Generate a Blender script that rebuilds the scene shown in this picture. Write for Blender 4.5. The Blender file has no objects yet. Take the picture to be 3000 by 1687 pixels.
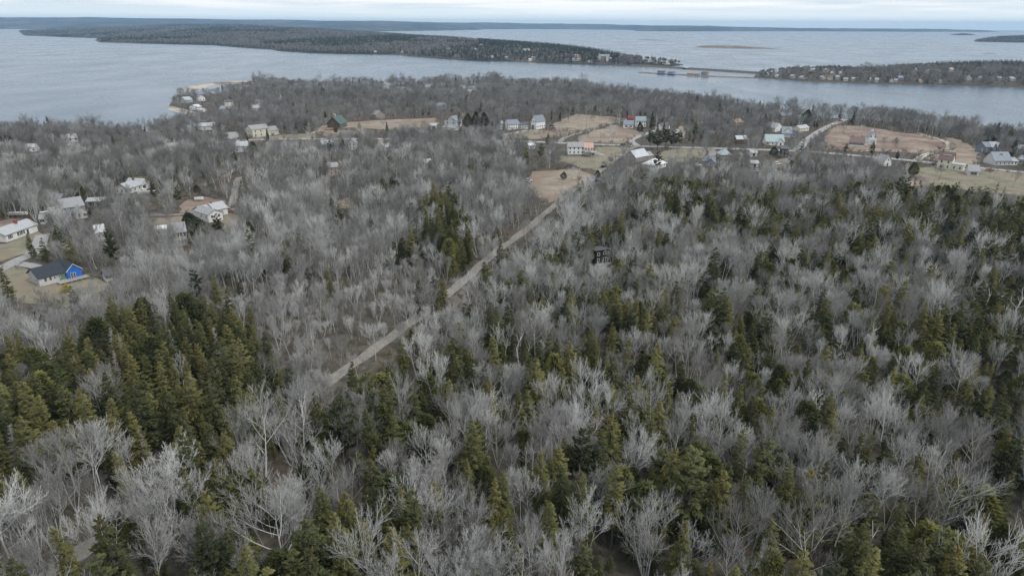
import bpy, bmesh, math, random
import numpy as np
from mathutils import Vector, Matrix

scene = bpy.context.scene
COL = scene.collection
R = math.radians
PI = math.pi

# ------------------------------------------------------------------ camera
CAM_Z = 80.0
PITCH, ROLL = 21.1, 0.27
F_PX, CX, CY = 2000.0, 1500.0, 843.5          # focal length and centre in photograph pixels
cam_data = bpy.data.cameras.new('camera')
cam_data.sensor_width = 36.0
cam_data.lens = 24.0
cam_data.clip_start = 1.0
cam_data.clip_end = 120000.0
cam = bpy.data.objects.new('camera', cam_data)
COL.objects.link(cam)
ROT = Matrix.Rotation(R(90 - PITCH), 3, 'X') @ Matrix.Rotation(R(ROLL), 3, 'Z')
cam.matrix_world = Matrix.Translation((0, 0, CAM_Z)) @ ROT.to_4x4()
scene.camera = cam

# ------------------------------------------------------------------ sky and sun
SUN_EL, SUN_AZ = 48.0, 125.0                  # azimuth clockwise from +Y (straight ahead)
world = bpy.data.worlds.new('World')
scene.world = world
world.use_nodes = True
wn, wl = world.node_tree.nodes, world.node_tree.links
wn.clear()
wo = wn.new('ShaderNodeOutputWorld')
bg = wn.new('ShaderNodeBackground')
bg.inputs['Strength'].default_value = 0.088
sky = wn.new('ShaderNodeTexSky')
sky.sky_type = 'NISHITA'
sky.sun_disc = False
sky.sun_elevation = R(SUN_EL)
sky.sun_rotation = R(SUN_AZ)
sky.altitude = 80
sky.air_density = 1.0
sky.dust_density = 1.5
tc = wn.new('ShaderNodeTexCoord')
mp = wn.new('ShaderNodeMapping')
mp.inputs['Scale'].default_value = (2.6, 2.6, 60.0)
cn = wn.new('ShaderNodeTexNoise')
cn.inputs['Scale'].default_value = 1.6
cn.inputs['Detail'].default_value = 7
cn.inputs['Roughness'].default_value = 0.55
ramp = wn.new('ShaderNodeValToRGB')
ramp.color_ramp.elements[0].position = 0.38
ramp.color_ramp.elements[0].color = (7.0, 7.9, 8.6, 1)     # grey-blue cloud base
ramp.color_ramp.elements[1].position = 0.57
ramp.color_ramp.elements[1].color = (10.4, 10.45, 10.5, 1)    # bright white cloud
sep = wn.new('ShaderNodeSeparateXYZ')
mr = wn.new('ShaderNodeMapRange')                          # clear band just over the horizon
mr.interpolation_type = 'SMOOTHSTEP'
mr.inputs['From Min'].default_value = 0.008
mr.inputs['From Max'].default_value = 0.026
mr.inputs['To Min'].default_value = 0.15
mr.inputs['To Max'].default_value = 0.88
hz = wn.new('ShaderNodeMixRGB')                            # pale air close to the horizon
hz.inputs['Fac'].default_value = 0.85
hz.inputs['Color2'].default_value = (9.8, 11.0, 11.5, 1)
mx = wn.new('ShaderNodeMixRGB')
wl.new(tc.outputs['Generated'], mp.inputs['Vector'])
wl.new(mp.outputs['Vector'], cn.inputs['Vector'])
wl.new(cn.outputs['Fac'], ramp.inputs['Fac'])
wl.new(tc.outputs['Generated'], sep.inputs['Vector'])
wl.new(sep.outputs['Z'], mr.inputs['Value'])
wl.new(sky.outputs['Color'], hz.inputs['Color1'])
wl.new(mr.outputs['Result'], mx.inputs['Fac'])
wl.new(hz.outputs['Color'], mx.inputs['Color1'])
wl.new(ramp.outputs['Color'], mx.inputs['Color2'])
wl.new(mx.outputs['Color'], bg.inputs['Color'])
wl.new(bg.outputs['Background'], wo.inputs['Surface'])

sun_data = bpy.data.lights.new('sun', 'SUN')
sun_data.energy = 1.5
sun_data.angle = R(11)
sun_data.color = (1.0, 0.96, 0.90)
sun = bpy.data.objects.new('sun', sun_data)
COL.objects.link(sun)
sd = Vector((math.sin(R(SUN_AZ)) * math.cos(R(SUN_EL)), math.cos(R(SUN_AZ)) * math.cos(R(SUN_EL)), math.sin(R(SUN_EL))))
sun.rotation_euler = (-sd).to_track_quat('-Z', 'Y').to_euler()
sun.location = sd * 300

scene.view_settings.view_transform = 'Standard'
scene.view_settings.look = 'None'
scene.view_settings.gamma = 1.0
scene.view_settings.exposure = 0.30
scene.view_settings.use_curve_mapping = False
scene.render.engine = 'CYCLES'
scene.cycles.max_bounces = 3
scene.cycles.diffuse_bounces = 1
scene.cycles.glossy_bounces = 2
scene.cycles.transmission_bounces = 2
scene.cycles.volume_bounces = 0
scene.cycles.use_denoising = True
scene.cycles.adaptive_threshold = 0.02
scene.cycles.caustics_reflective = False
scene.cycles.caustics_refractive = False

# ------------------------------------------------------------------ photo pixel <-> place
RM = np.array(ROT)


def ray(px, py):
    d = RM @ np.array([(px - CX) / F_PX, -(py - CY) / F_PX, -1.0])
    return d / np.linalg.norm(d)


def plane(px, py, z=-10.0):
    d = ray(px, py)
    t = (z - CAM_Z) / d[2]
    return np.array([d[0] * t, d[1] * t])


def project(P):
    """world points (n,3) -> photograph pixels (n,2)"""
    P = np.atleast_2d(np.asarray(P, float)) - np.array([0, 0, CAM_Z])
    L = P @ RM
    return np.stack([CX + F_PX * L[:, 0] / -L[:, 2], CY - F_PX * L[:, 1] / -L[:, 2]], 1)


def in_poly(P, poly):
    P = np.atleast_2d(P)
    poly = np.asarray(poly, float)
    x, y = P[:, 0], P[:, 1]
    inside = np.zeros(len(P), bool)
    n = len(poly)
    for i in range(n):
        x1, y1 = poly[i]
        x2, y2 = poly[(i + 1) % n]
        if y1 == y2:
            continue
        c = ((y1 > y) != (y2 > y)) & (x < (x2 - x1) * (y - y1) / (y2 - y1) + x1)
        inside ^= c
    return inside


def seg_dist(P, line):
    P = np.atleast_2d(P)
    best = np.full(len(P), 1e18)
    for a, b in zip(line[:-1], line[1:]):
        a, b = np.asarray(a, float), np.asarray(b, float)
        ab = b - a
        t = np.clip(((P - a) @ ab) / max(ab @ ab, 1e-9), 0, 1)
        d = P - (a + t[:, None] * ab)
        best = np.minimum(best, (d * d).sum(1))
    return np.sqrt(best)


def sdist(P, poly):
    """signed distance, positive inside"""
    pl = list(map(tuple, poly)) + [tuple(poly[0])]
    return np.where(in_poly(P, poly), 1, -1) * seg_dist(P, pl)


def vnoise(P, scale, seed=0):
    """cheap smooth value noise in 0..1"""
    Q = np.asarray(P, float) / scale
    i = np.floor(Q).astype(np.int64)
    f = Q - i
    f = f * f * (3 - 2 * f)

    def h(ix, iy):
        n = (ix * 374761393 + iy * 668265263 + seed * 1442695041) & 0x7fffffff
        n = ((n ^ (n >> 13)) * 1274126177) & 0x7fffffff
        return ((n ^ (n >> 16)) & 0xffff) / 65535.0
    a = h(i[:, 0], i[:, 1]); b = h(i[:, 0] + 1, i[:, 1]); c = h(i[:, 0], i[:, 1] + 1); d = h(i[:, 0] + 1, i[:, 1] + 1)
    return (a * (1 - f[:, 0]) + b * f[:, 0]) * (1 - f[:, 1]) + (c * (1 - f[:, 0]) + d * f[:, 0]) * f[:, 1]


SEA = -10.0
# shorelines traced at sea level (photograph pixels, then world metres)
SHORE_PX = [(-250, 412), (0, 400), (130, 410), (250, 418), (330, 412), (420, 398), (490, 385), (560, 374), (640, 360),
            (622, 346), (590, 343), (560, 338), (522, 328), (492, 319), (496, 308), (506, 296), (505, 284), (560, 278), (610, 279),
            (655, 271), (700, 263), (732, 252), (738, 246), (790, 246), (870, 252), (950, 253), (1100, 250), (1250, 251), (1330, 252),
            (1500, 249), (1600, 253), (1700, 259), (1850, 274), (2000, 298), (2130, 322), (2270, 344), (2440, 357), (2480, 356), (2600, 362),
            (2750, 384), (2900, 412), (3000, 436), (3150, 465)]
SHORE = [tuple(plane(*p)) for p in SHORE_PX] + [(900, 380), (700, 60), (300, -80), (-300, -80), (-520, 80), (-640, 420)]
SHORE_B_PX = [(55, 93), (72, 105), (200, 110), (288, 113), (279, 119), (292, 125), (480, 130), (620, 133), (700, 140), (798, 146), (812, 150),
              (900, 156), (1000, 159), (1150, 161), (1200, 166), (1290, 173), (1400, 180), (1500, 181), (1600, 186), (1700, 190),
              (1800, 193), (1860, 194), (1940, 197), (2012, 191), (1960, 184), (1900, 178), (1820, 168), (1740, 152), (1660, 141), (1560, 133),
              (1480, 127), (1420, 122), (1340, 116), (1250, 109), (1116, 98), (1054, 95), (900, 89), (600, 88), (300, 88), (55, 91)]
SHORE_B = [tuple(plane(*p)) for p in SHORE_B_PX]
SHORE_C_PX = [(2205, 229), (2300, 234), (2360, 241), (2440, 242), (2520, 245), (2600, 248), (2700, 249), (2800, 252), (2900, 255), (3050, 259), (3250, 264),
              (3250, 200), (3050, 195), (2900, 195), (2750, 197), (2640, 200), (2570, 203), (2530, 214), (2450, 211), (2350, 207), (2260, 212), (2215, 217)]
SHORE_C = [tuple(plane(*p)) for p in SHORE_C_PX]


def slope_near(y):
    return np.interp(y, [-1e4, 560, 930, 1e5], [0.0, 0.0, -7.6, -7.6])


def height(P):
    P = np.atleast_2d(np.asarray(P, float))
    z = np.full(len(P), -30.0)
    near = P[:, 1] < 1700
    if near.any():
        Q = P[near]
        d = sdist(Q, SHORE)
        z[near] = np.minimum(slope_near(Q[:, 1]), SEA + np.clip(d, -40, 60) * 0.22)
    far = P[:, 1] >= 900
    if far.any():
        Q = P[far]
        d = sdist(Q, SHORE_C)
        zc = SEA + np.where(d > 0, np.minimum(d * 0.16, 2.5 + d * 0.075), d * 0.2)
        zc = np.minimum(zc, SEA + 15)
        d = sdist(Q, SHORE_B)
        zb = SEA + np.where(d > 0, np.minimum(d * 0.12, 3 + d * 0.05), d * 0.1)
        cap = SEA + 13 + (30 + 34 * np.clip((Q[:, 1] - 2600) / 2500, 0, 1)) * vnoise(Q, 700, 3) * np.clip(d / 350, 0, 1) + 12 * vnoise(Q, 230, 4)
        zb = np.minimum(zb, cap)
        z[far] = np.maximum(z[far], np.maximum(np.maximum(zc, zb), -30))
    return z


def H1(x, y):
    return float(height([(x, y)])[0])


def G(px, py):
    """ground point seen at a photograph pixel"""
    d = ray(px, py)
    t0 = (3.0 - CAM_Z) / d[2]
    t1 = (SEA - CAM_Z) / d[2]
    if d[1] * t1 < 555:
        t = -CAM_Z / d[2]
        return np.array([d[0] * t, d[1] * t, 0.0])
    t0 = min(t0, (60.0 - CAM_Z) / d[2]) if d[1] * t1 > 1500 else t0
    ts = np.linspace(t0, t1, 160)
    P = np.outer(ts, d) + np.array([0, 0, CAM_Z])
    zz = np.maximum(height(P[:, :2]), SEA)
    k = np.argmax(P[:, 2] <= zz + 1e-3)
    if P[k, 2] > zz[k] + 1e-3:
        k = len(ts) - 1
    p = P[k]
    return np.array([p[0], p[1], zz[k]])


# ------------------------------------------------------------------ helpers
rng = np.random.default_rng(7)
random.seed(11)


def tag(o, label=None, cat=None, group=None, kind=None):
    if label: o['label'] = label
    if cat: o['category'] = cat
    if group: o['group'] = group
    if kind: o['kind'] = kind
    return o


def empty(name, loc=(0, 0, 0), rz=0.0):
    o = bpy.data.objects.new(name, None)
    o.empty_display_size = 0.5
    o.location = loc
    o.rotation_euler = (0, 0, rz)
    COL.objects.link(o)
    return o


def link(name, me, parent=None, mat=None):
    o = bpy.data.objects.new(name, me)
    COL.objects.link(o)
    if mat is not None and len(me.materials) == 0:
        for m in (mat if isinstance(mat, (list, tuple)) else [mat]):
            me.materials.append(m)
    if parent is not None:
        o.parent = parent
    return o


class MB:
    def __init__(self):
        self.v, self.f, self.m = [], [], []

    def add(self, vs, fs, m=0):
        n = len(self.v)
        self.v += [tuple(map(float, p)) for p in vs]
        self.f += [tuple(i + n for i in f) for f in fs]
        self.m += [m] * len(fs)
        return self

    def box(self, x0, x1, y0, y1, z0, z1, m=0):
        return self.add([(x0, y0, z0), (x1, y0, z0), (x1, y1, z0), (x0, y1, z0), (x0, y0, z1), (x1, y0, z1), (x1, y1, z1), (x0, y1, z1)],
                        [(0, 3, 2, 1), (4, 5, 6, 7), (0, 1, 5, 4), (1, 2, 6, 5), (2, 3, 7, 6), (3, 0, 4, 7)], m)

    def prism(self, poly, a0, a1, axis='x', m=0):
        """poly: list of (u, z); extruded along axis x (u=y) or y (u=x)"""
        n = len(poly)
        if axis == 'x':
            vs = [(a0, u, z) for u, z in poly] + [(a1, u, z) for u, z in poly]
        else:
            vs = [(u, a0, z) for u, z in poly] + [(u, a1, z) for u, z in poly]
        fs = [tuple(range(n)), tuple(range(2 * n - 1, n - 1, -1))] + [(i, i + n, (i + 1) % n + n, (i + 1) % n) for i in range(n)]
        return self.add(vs, fs, m)

    def cyl(self, p0, p1, r0, r1=None, n=6, m=0):
        r1 = r0 if r1 is None else r1
        p0, p1 = Vector(p0), Vector(p1)
        d = (p1 - p0).normalized()
        u = d.orthogonal().normalized()
        w = d.cross(u)
        vs = []
        for p, r in ((p0, r0), (p1, r1)):
            for k in range(n):
                a = 2 * PI * k / n
                vs.append(p + (u * math.cos(a) + w * math.sin(a)) * r)
        fs = [(k, (k + 1) % n, (k + 1) % n + n, k + n) for k in range(n)] + [tuple(range(n - 1, -1, -1)), tuple(range(n, 2 * n))]
        return self.add(vs, fs, m)

    def mesh(self, name):
        me = bpy.data.meshes.new(name)
        me.from_pydata(self.v, [], self.f)
        if any(self.m):
            me.polygons.foreach_set('material_index', self.m)
        bm = bmesh.new()
        bm.from_mesh(me)
        bmesh.ops.recalc_face_normals(bm, faces=bm.faces)
        bm.to_mesh(me)
        bm.free()
        return me

    def build(self, name, mat, parent=None):
        return link(name, self.mesh(name), parent, mat)


# ------------------------------------------------------------------ materials
def new_mat(name):
    m = bpy.data.materials.new(name)
    m.use_nodes = True
    n, l = m.node_tree.nodes, m.node_tree.links
    b = n['Principled BSDF']
    return m, n, l, b


def set_spec(b, v):
    b.inputs['Specular IOR Level'].default_value = v


def paint(name, c, rough=0.6, var=0.12, scale=1.5, spec=0.3, bump=0.0, metal=0.0):
    """coloured surface with uneven tone from worn paint or weathering"""
    m, n, l, b = new_mat(name)
    t = n.new('ShaderNodeTexCoord')
    nz = n.new('ShaderNodeTexNoise')
    nz.inputs['Scale'].default_value = scale
    nz.inputs['Detail'].default_value = 5
    r = n.new('ShaderNodeValToRGB')
    r.color_ramp.elements[0].position = 0.3
    r.color_ramp.elements[1].position = 0.7
    r.color_ramp.elements[0].color = tuple(x * (1 - var) for x in c) + (1,)
    r.color_ramp.elements[1].color = tuple(min(1, x * (1 + var)) for x in c) + (1,)
    l.new(t.outputs['Object'], nz.inputs['Vector'])
    l.new(nz.outputs['Fac'], r.inputs['Fac'])
    l.new(r.outputs['Color'], b.inputs['Base Color'])
    b.inputs['Roughness'].default_value = rough
    b.inputs['Metallic'].default_value = metal
    set_spec(b, spec)
    if bump:
        bp = n.new('ShaderNodeBump')
        bp.inputs['Strength'].default_value = bump
        l.new(nz.outputs['Fac'], bp.inputs['Height'])
        l.new(bp.outputs['Normal'], b.inputs['Normal'])
    return m


def siding(name, c, pitch=0.2):
    """clapboard wall: fine horizontal laps as relief"""
    m, n, l, b = new_mat(name)
    t = n.new('ShaderNodeTexCoord')
    w = n.new('ShaderNodeTexWave')
    w.wave_type = 'BANDS'; w.bands_direction = 'Z'; w.wave_profile = 'SAW'
    w.inputs['Scale'].default_value = 1.0 / pitch / 6.283 * 2
    bp = n.new('ShaderNodeBump')
    bp.inputs['Strength'].default_value = 0.35
    nz = n.new('ShaderNodeTexNoise')
    nz.inputs['Scale'].default_value = 0.7
    nz.inputs['Detail'].default_value = 6
    r = n.new('ShaderNodeValToRGB')
    r.color_ramp.elements[0].position = 0.3
    r.color_ramp.elements[1].position = 0.65
    r.color_ramp.elements[0].color = tuple(x * 0.86 for x in c) + (1,)
    r.color_ramp.elements[1].color = tuple(c) + (1,)
    l.new(t.outputs['Object'], w.inputs['Vector'])
    l.new(t.outputs['Object'], nz.inputs['Vector'])
    l.new(w.outputs['Fac'], bp.inputs['Height'])
    l.new(bp.outputs['Normal'], b.inputs['Normal'])
    l.new(nz.outputs['Fac'], r.inputs['Fac'])
    l.new(r.outputs['Color'], b.inputs['Base Color'])
    b.inputs['Roughness'].default_value = 0.6
    set_spec(b, 0.25)
    return m


def patchy(name, stops, scale, detail=8, rough=0.95, second=None, bump=0.4, coord='Object', dist=0.6):
    """ground-like cover: several natural colours in blotches; second=(colour, scale, lo, hi) lays another colour over"""
    m, n, l, b = new_mat(name)
    t = n.new('ShaderNodeTexCoord')
    nz = n.new('ShaderNodeTexNoise')
    nz.inputs['Scale'].default_value = scale
    nz.inputs['Detail'].default_value = detail
    nz.inputs['Roughness'].default_value = 0.62
    nz.inputs['Distortion'].default_value = dist
    r = n.new('ShaderNodeValToRGB')
    els = r.color_ramp.elements
    while len(els) < len(stops):
        els.new(0.5)
    for e, (p, c) in zip(els, stops):
        e.position = p
        e.color = tuple(c) + (1,)
    l.new(t.outputs[coord], nz.inputs['Vector'])
    l.new(nz.outputs['Fac'], r.inputs['Fac'])
    out = r.outputs['Color']
    if second:
        c2, s2, lo, hi = second
        n2 = n.new('ShaderNodeTexNoise')
        n2.inputs['Scale'].default_value = s2
        n2.inputs['Detail'].default_value = 6
        l.new(t.outputs[coord], n2.inputs['Vector'])
        mr2 = n.new('ShaderNodeMapRange')
        mr2.inputs['From Min'].default_value = lo
        mr2.inputs['From Max'].default_value = hi
        l.new(n2.outputs['Fac'], mr2.inputs['Value'])
        mix = n.new('ShaderNodeMixRGB')
        mix.inputs['Color2'].default_value = tuple(c2) + (1,)
        l.new(mr2.outputs['Result'], mix.inputs['Fac'])
        l.new(out, mix.inputs['Color1'])
        out = mix.outputs['Color']
    l.new(out, b.inputs['Base Color'])
    b.inputs['Roughness'].default_value = rough
    set_spec(b, 0.1)
    if bump:
        bp = n.new('ShaderNodeBump')
        bp.inputs['Strength'].default_value = bump
        bp.inputs['Distance'].default_value = 0.3
        l.new(nz.outputs['Fac'], bp.inputs['Height'])
        l.new(bp.outputs['Normal'], b.inputs['Normal'])
    return m


def bark(name, c0, c1, rough=0.9, spots=None):
    """bark or twig colour, different from tree to tree"""
    m, n, l, b = new_mat(name)
    oi = n.new('ShaderNodeObjectInfo')
    t = n.new('ShaderNodeTexCoord')
    nz = n.new('ShaderNodeTexNoise')
    nz.inputs['Scale'].default_value = 0.9
    nz.inputs['Detail'].default_value = 4
    ad = n.new('ShaderNodeMath'); ad.operation = 'MULTIPLY_ADD'
    ad.inputs[1].default_value = 0.7
    sb = n.new('ShaderNodeMath'); sb.operation = 'MULTIPLY_ADD'
    sb.inputs[1].default_value = 0.6; sb.inputs[2].default_value = -0.15
    l.new(t.outputs['Object'], nz.inputs['Vector'])
    l.new(nz.outputs['Fac'], sb.inputs[0])
    l.new(oi.outputs['Random'], ad.inputs[0])
    l.new(sb.outputs['Value'], ad.inputs[2])
    mix = n.new('ShaderNodeValToRGB')
    mix.color_ramp.elements.new(0.5)
    mid = spots or tuple((p + q) / 2 for p, q in zip(c0, c1))
    for e, (p, c) in zip(mix.color_ramp.elements, ((0.15, c0), (0.5, mid), (0.9, c1))):
        e.position = p
        e.color = tuple(c) + (1,)
    l.new(ad.outputs['Value'], mix.inputs['Fac'])
    l.new(mix.outputs['Color'], b.inputs['Base Color'])
    b.inputs['Roughness'].default_value = rough
    set_spec(b, 0.1)
    return m


M = {}
M['floor'] = patchy('forest_floor', [(0.30, (0.042, 0.038, 0.029)), (0.46, (0.076, 0.068, 0.054)), (0.58, (0.112, 0.101, 0.082)), (0.72, (0.160, 0.145, 0.118))],
                    0.30, second=((0.135, 0.086, 0.068), 0.035, 0.58, 0.74))
M['field_tan'] = patchy('dry_field', [(0.30, (0.180, 0.148, 0.118)), (0.5, (0.262, 0.222, 0.178)), (0.72, (0.345, 0.297, 0.237))], 0.09, second=((0.215, 0.160, 0.130), 0.025, 0.47, 0.66))
M['field_red'] = patchy('heath_field', [(0.30, (0.165, 0.125, 0.105)), (0.5, (0.250, 0.200, 0.165)), (0.70, (0.345, 0.290, 0.230))], 0.10, second=((0.175, 0.122, 0.108), 0.05, 0.48, 0.62))
M['lawn'] = patchy('thin_lawn', [(0.30, (0.115, 0.116, 0.080)), (0.5, (0.195, 0.186, 0.138)), (0.70, (0.27, 0.25, 0.195))], 0.13, second=((0.235, 0.200, 0.155), 0.05, 0.45, 0.60))
M['asphalt'] = patchy('pale_asphalt', [(0.35, (0.27, 0.27, 0.275)), (0.6, (0.34, 0.335, 0.335))], 0.5, rough=0.85, bump=0.05)
M['gravel'] = patchy('gravel_lane', [(0.30, (0.165, 0.152, 0.140)), (0.5, (0.235, 0.222, 0.207)), (0.7, (0.30, 0.287, 0.27))], 0.8, rough=0.9, bump=0.2)
M['grassy_crown'] = patchy('grassy_crown', [(0.35, (0.20, 0.185, 0.135)), (0.65, (0.29, 0.265, 0.205))], 1.1, bump=0.3)
M['sand'] = patchy('sand_shingle', [(0.32, (0.25, 0.22, 0.19)), (0.5, (0.42, 0.385, 0.335)), (0.7, (0.52, 0.48, 0.42))], 0.05, second=((0.20, 0.165, 0.13), 0.02, 0.5, 0.62))
M['farland'] = patchy('far_woodland', [(0.36, (0.022, 0.028, 0.022)), (0.46, (0.050, 0.050, 0.043)), (0.56, (0.105, 0.092, 0.085)), (0.68, (0.150, 0.132, 0.120))], 0.0042,
                      second=((0.024, 0.032, 0.026), 0.0011, 0.47, 0.55), bump=0.0, dist=1.2)
M['isle'] = patchy('rocky_isle', [(0.35, (0.12, 0.10, 0.088)), (0.6, (0.20, 0.172, 0.150))], 0.03, bump=0.2)
M['rock'] = patchy('dark_rock', [(0.35, (0.085, 0.075, 0.066)), (0.65, (0.17, 0.15, 0.135))], 0.4)
M['bark_grey'] = bark('grey_bark', (0.33, 0.327, 0.318), (0.74, 0.742, 0.73), spots=(0.51, 0.51, 0.50))
M['twig_grey'] = bark('grey_twigs', (0.185, 0.180, 0.172), (0.60, 0.602, 0.592), spots=(0.315, 0.314, 0.306))
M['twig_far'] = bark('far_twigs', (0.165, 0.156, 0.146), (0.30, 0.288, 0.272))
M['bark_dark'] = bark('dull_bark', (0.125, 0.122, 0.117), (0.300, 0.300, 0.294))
M['bark_birch'] = bark('birch_bark', (0.50, 0.485, 0.46), (0.68, 0.66, 0.63))
M['bark_brush'] = bark('brush_stems', (0.145, 0.132, 0.116), (0.30, 0.285, 0.26))
M['bark_spruce'] = bark('spruce_bark', (0.085, 0.075, 0.068), (0.17, 0.155, 0.143))
M['snag'] = bark('bleached_wood', (0.48, 0.465, 0.44), (0.68, 0.655, 0.62))
M['lichen'] = bark('lichen_twigs', (0.30, 0.295, 0.28), (0.44, 0.43, 0.405))


def needles(name, c0, c1, c2):
    m, n, l, b = new_mat(name)
    oi = n.new('ShaderNodeObjectInfo')
    t = n.new('ShaderNodeTexCoord')
    nz = n.new('ShaderNodeTexNoise')
    nz.inputs['Scale'].default_value = 1.3
    nz.inputs['Detail'].default_value = 5
    r = n.new('ShaderNodeValToRGB')
    els = r.color_ramp.elements
    els.new(0.5)
    for e, (p, c) in zip(els, ((0.25, c0), (0.5, c1), (0.78, c2))):
        e.position = p
        e.color = tuple(c) + (1,)
    a = n.new('ShaderNodeMath'); a.operation = 'MULTIPLY_ADD'
    a.inputs[1].default_value = 0.75
    s = n.new('ShaderNodeMath'); s.operation = 'MULTIPLY_ADD'
    s.inputs[1].default_value = 0.8; s.inputs[2].default_value = -0.26
    l.new(t.outputs['Object'], nz.inputs['Vector'])
    l.new(nz.outputs['Fac'], s.inputs[0])
    l.new(oi.outputs['Random'], a.inputs[0])
    l.new(s.outputs['Value'], a.inputs[2])
    l.new(a.outputs['Value'], r.inputs['Fac'])
    l.new(r.outputs['Color'], b.inputs['Base Color'])
    b.inputs['Roughness'].default_value = 0.7
    set_spec(b, 0.2)
    return m


M['spruce'] = needles('spruce_needles', (0.050, 0.057, 0.024), (0.096, 0.102, 0.038), (0.160, 0.152, 0.055))
M['pine'] = needles('pine_needles', (0.036, 0.044, 0.021), (0.060, 0.068, 0.030), (0.095, 0.100, 0.042))
M['cedar'] = needles('cedar_sprays', (0.048, 0.057, 0.021), (0.085, 0.094, 0.030), (0.135, 0.136, 0.042))
M['dark_needles'] = needles('dark_evergreen', (0.020, 0.032, 0.020), (0.034, 0.046, 0.028), (0.050, 0.062, 0.036))
M['cones'] = needles('cone_clusters', (0.13, 0.085, 0.035), (0.19, 0.125, 0.045), (0.24, 0.165, 0.060))
M['gold'] = needles('golden_shrub', (0.28, 0.22, 0.035), (0.38, 0.30, 0.045), (0.46, 0.37, 0.06))

# ------------------------------------------------------------------ land and water
def heightfield(name, x0, x1, y0, y1, step, hfun, mat, zmin=SEA - 3.0, smooth=True):
    nx, ny = int((x1 - x0) / step) + 1, int((y1 - y0) / step) + 1
    xs, ys = np.linspace(x0, x1, nx), np.linspace(y0, y1, ny)
    X, Y = np.meshgrid(xs, ys)
    P = np.stack([X.ravel(), Y.ravel()], 1)
    Z = hfun(P)
    idx = np.arange(nx * ny).reshape(ny, nx)
    q = np.stack([idx[:-1, :-1], idx[:-1, 1:], idx[1:, 1:], idx[1:, :-1]], -1).reshape(-1, 4)
    keep = (Z[q] > zmin).any(1)
    q = q[keep]
    used = np.unique(q)
    remap = np.full(nx * ny, -1)
    remap[used] = np.arange(len(used))
    V = np.stack([P[used, 0], P[used, 1], np.maximum(Z[used], zmin - 2)], 1)
    me = mesh_arrays(name, V, remap[q], smooth)
    o = link(name, me, None, mat)
    o['kind'] = 'structure'
    return o


def mesh_arrays(name, V, Q, smooth=False, mats=None):
    """V (n,3), Q (m,k) faces of equal size"""
    me = bpy.data.meshes.new(name)
    V = np.ascontiguousarray(V, np.float32)
    Q = np.ascontiguousarray(Q, np.int32)
    k = Q.shape[1]
    me.vertices.add(len(V))
    me.vertices.foreach_set('co', V.ravel())
    me.loops.add(Q.size)
    me.loops.foreach_set('vertex_index', Q.ravel())
    me.polygons.add(len(Q))
    me.polygons.foreach_set('loop_start', np.arange(0, Q.size, k, dtype=np.int32))
    me.polygons.foreach_set('loop_total', np.full(len(Q), k, np.int32))
    if mats is not None:
        me.polygons.foreach_set('material_index', np.ascontiguousarray(mats, np.int32))
    me.update(calc_edges=True)
    me.polygons.foreach_set('use_smooth', np.full(len(Q), smooth, bool))
    return me


def near_h(P):
    d = sdist(P, SHORE)
    return np.minimum(slope_near(P[:, 1]), SEA + np.clip(d, -40, 60) * 0.22)


sx = [p[0] for p in SHORE]; sy = [p[1] for p in SHORE]
heightfield('ground', min(sx) - 30, max(sx) + 30, -80, max(sy) + 30, 9.0, near_h, M['floor'])


def land_of(name, poly, hfun, step, mat):
    px = [p[0] for p in poly]; py = [p[1] for p in poly]
    return heightfield(name, min(px) - step, max(px) + step, min(py) - step, max(py) + step, step, hfun, mat)


land_of('terrain_village_shore', SHORE_C, lambda P: height(P), 12.0, M['floor'])
land_of('terrain_peninsula', SHORE_B, lambda P: height(P), 38.0, M['farland'])


def isle(name, pxs, slope, cap, step, mat=None, seed=0):
    poly = [tuple(plane(*p)) for p in pxs]

    def hf(P):
        d = sdist(P, poly)
        return SEA + np.where(d > 0, np.minimum(d * slope, cap * (0.55 + 0.45 * vnoise(P, 60, seed))), d * 0.25)
    return land_of(name, poly, hf, step, mat or M['isle']), poly, hf


isle('terrain_bare_isle', [(2035, 138.5), (2060, 141), (2120, 142), (2180, 143.3), (2230, 144.2), (2300, 145.0), (2230, 143.0), (2180, 140), (2120, 137.5), (2070, 136.5)], 0.22, 8, 7, seed=5)
_, POLY_E, HF_E = isle('terrain_wooded_isle', [(2850, 122.5), (2900, 123.8), (3000, 125.5), (3250, 129), (3250, 110), (3000, 112), (2900, 115), (2862, 119)], 0.2, 20, 16, M['farland'], 6)
_, POLY_F, HF_F = isle('terrain_low_isle', [(2781, 102.5), (2800, 104), (2840, 104.3), (2862, 103.5), (2845, 101.2), (2800, 100.8)], 0.2, 14, 20, M['farland'], 7)
isle('terrain_reef', [(1862, 118.0), (1900, 119.0), (1957, 119.6), (1930, 118.2), (1890, 117.4)], 0.1, 3, 9, M['rock'], 8)
isle('terrain_sand_isle', [(1245, 107), (1300, 108.5), (1345, 109.5), (1390, 111.5), (1365, 109), (1310, 105.5), (1265, 104.5)], 0.05, 5, 14, M['isle'], 9)
isle('terrain_outer_ledge', [(2535, 197), (2600, 199.5), (2660, 198.5), (2620, 196.5), (2570, 195.6)], 0.1, 2.2, 5, M['rock'], 10)
isle('terrain_ledge', [(2875, 157), (2915, 158.6), (2918, 157.6), (2890, 156.5)], 0.1, 2.0, 5, M['rock'], 12)

# sandy hook around the lagoon
SPIT_PX = [(505, 266.8), (535, 268.5), (570, 273), (582, 265), (612, 253), (643, 248), (690, 247), (745, 248), (760, 240), (713, 237.5), (651, 241), (589, 245.5), (557, 253.5), (530, 261)]
isle('beach_sand_hook', SPIT_PX, 0.10, 2.6, 5, M['sand'], 11)
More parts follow.
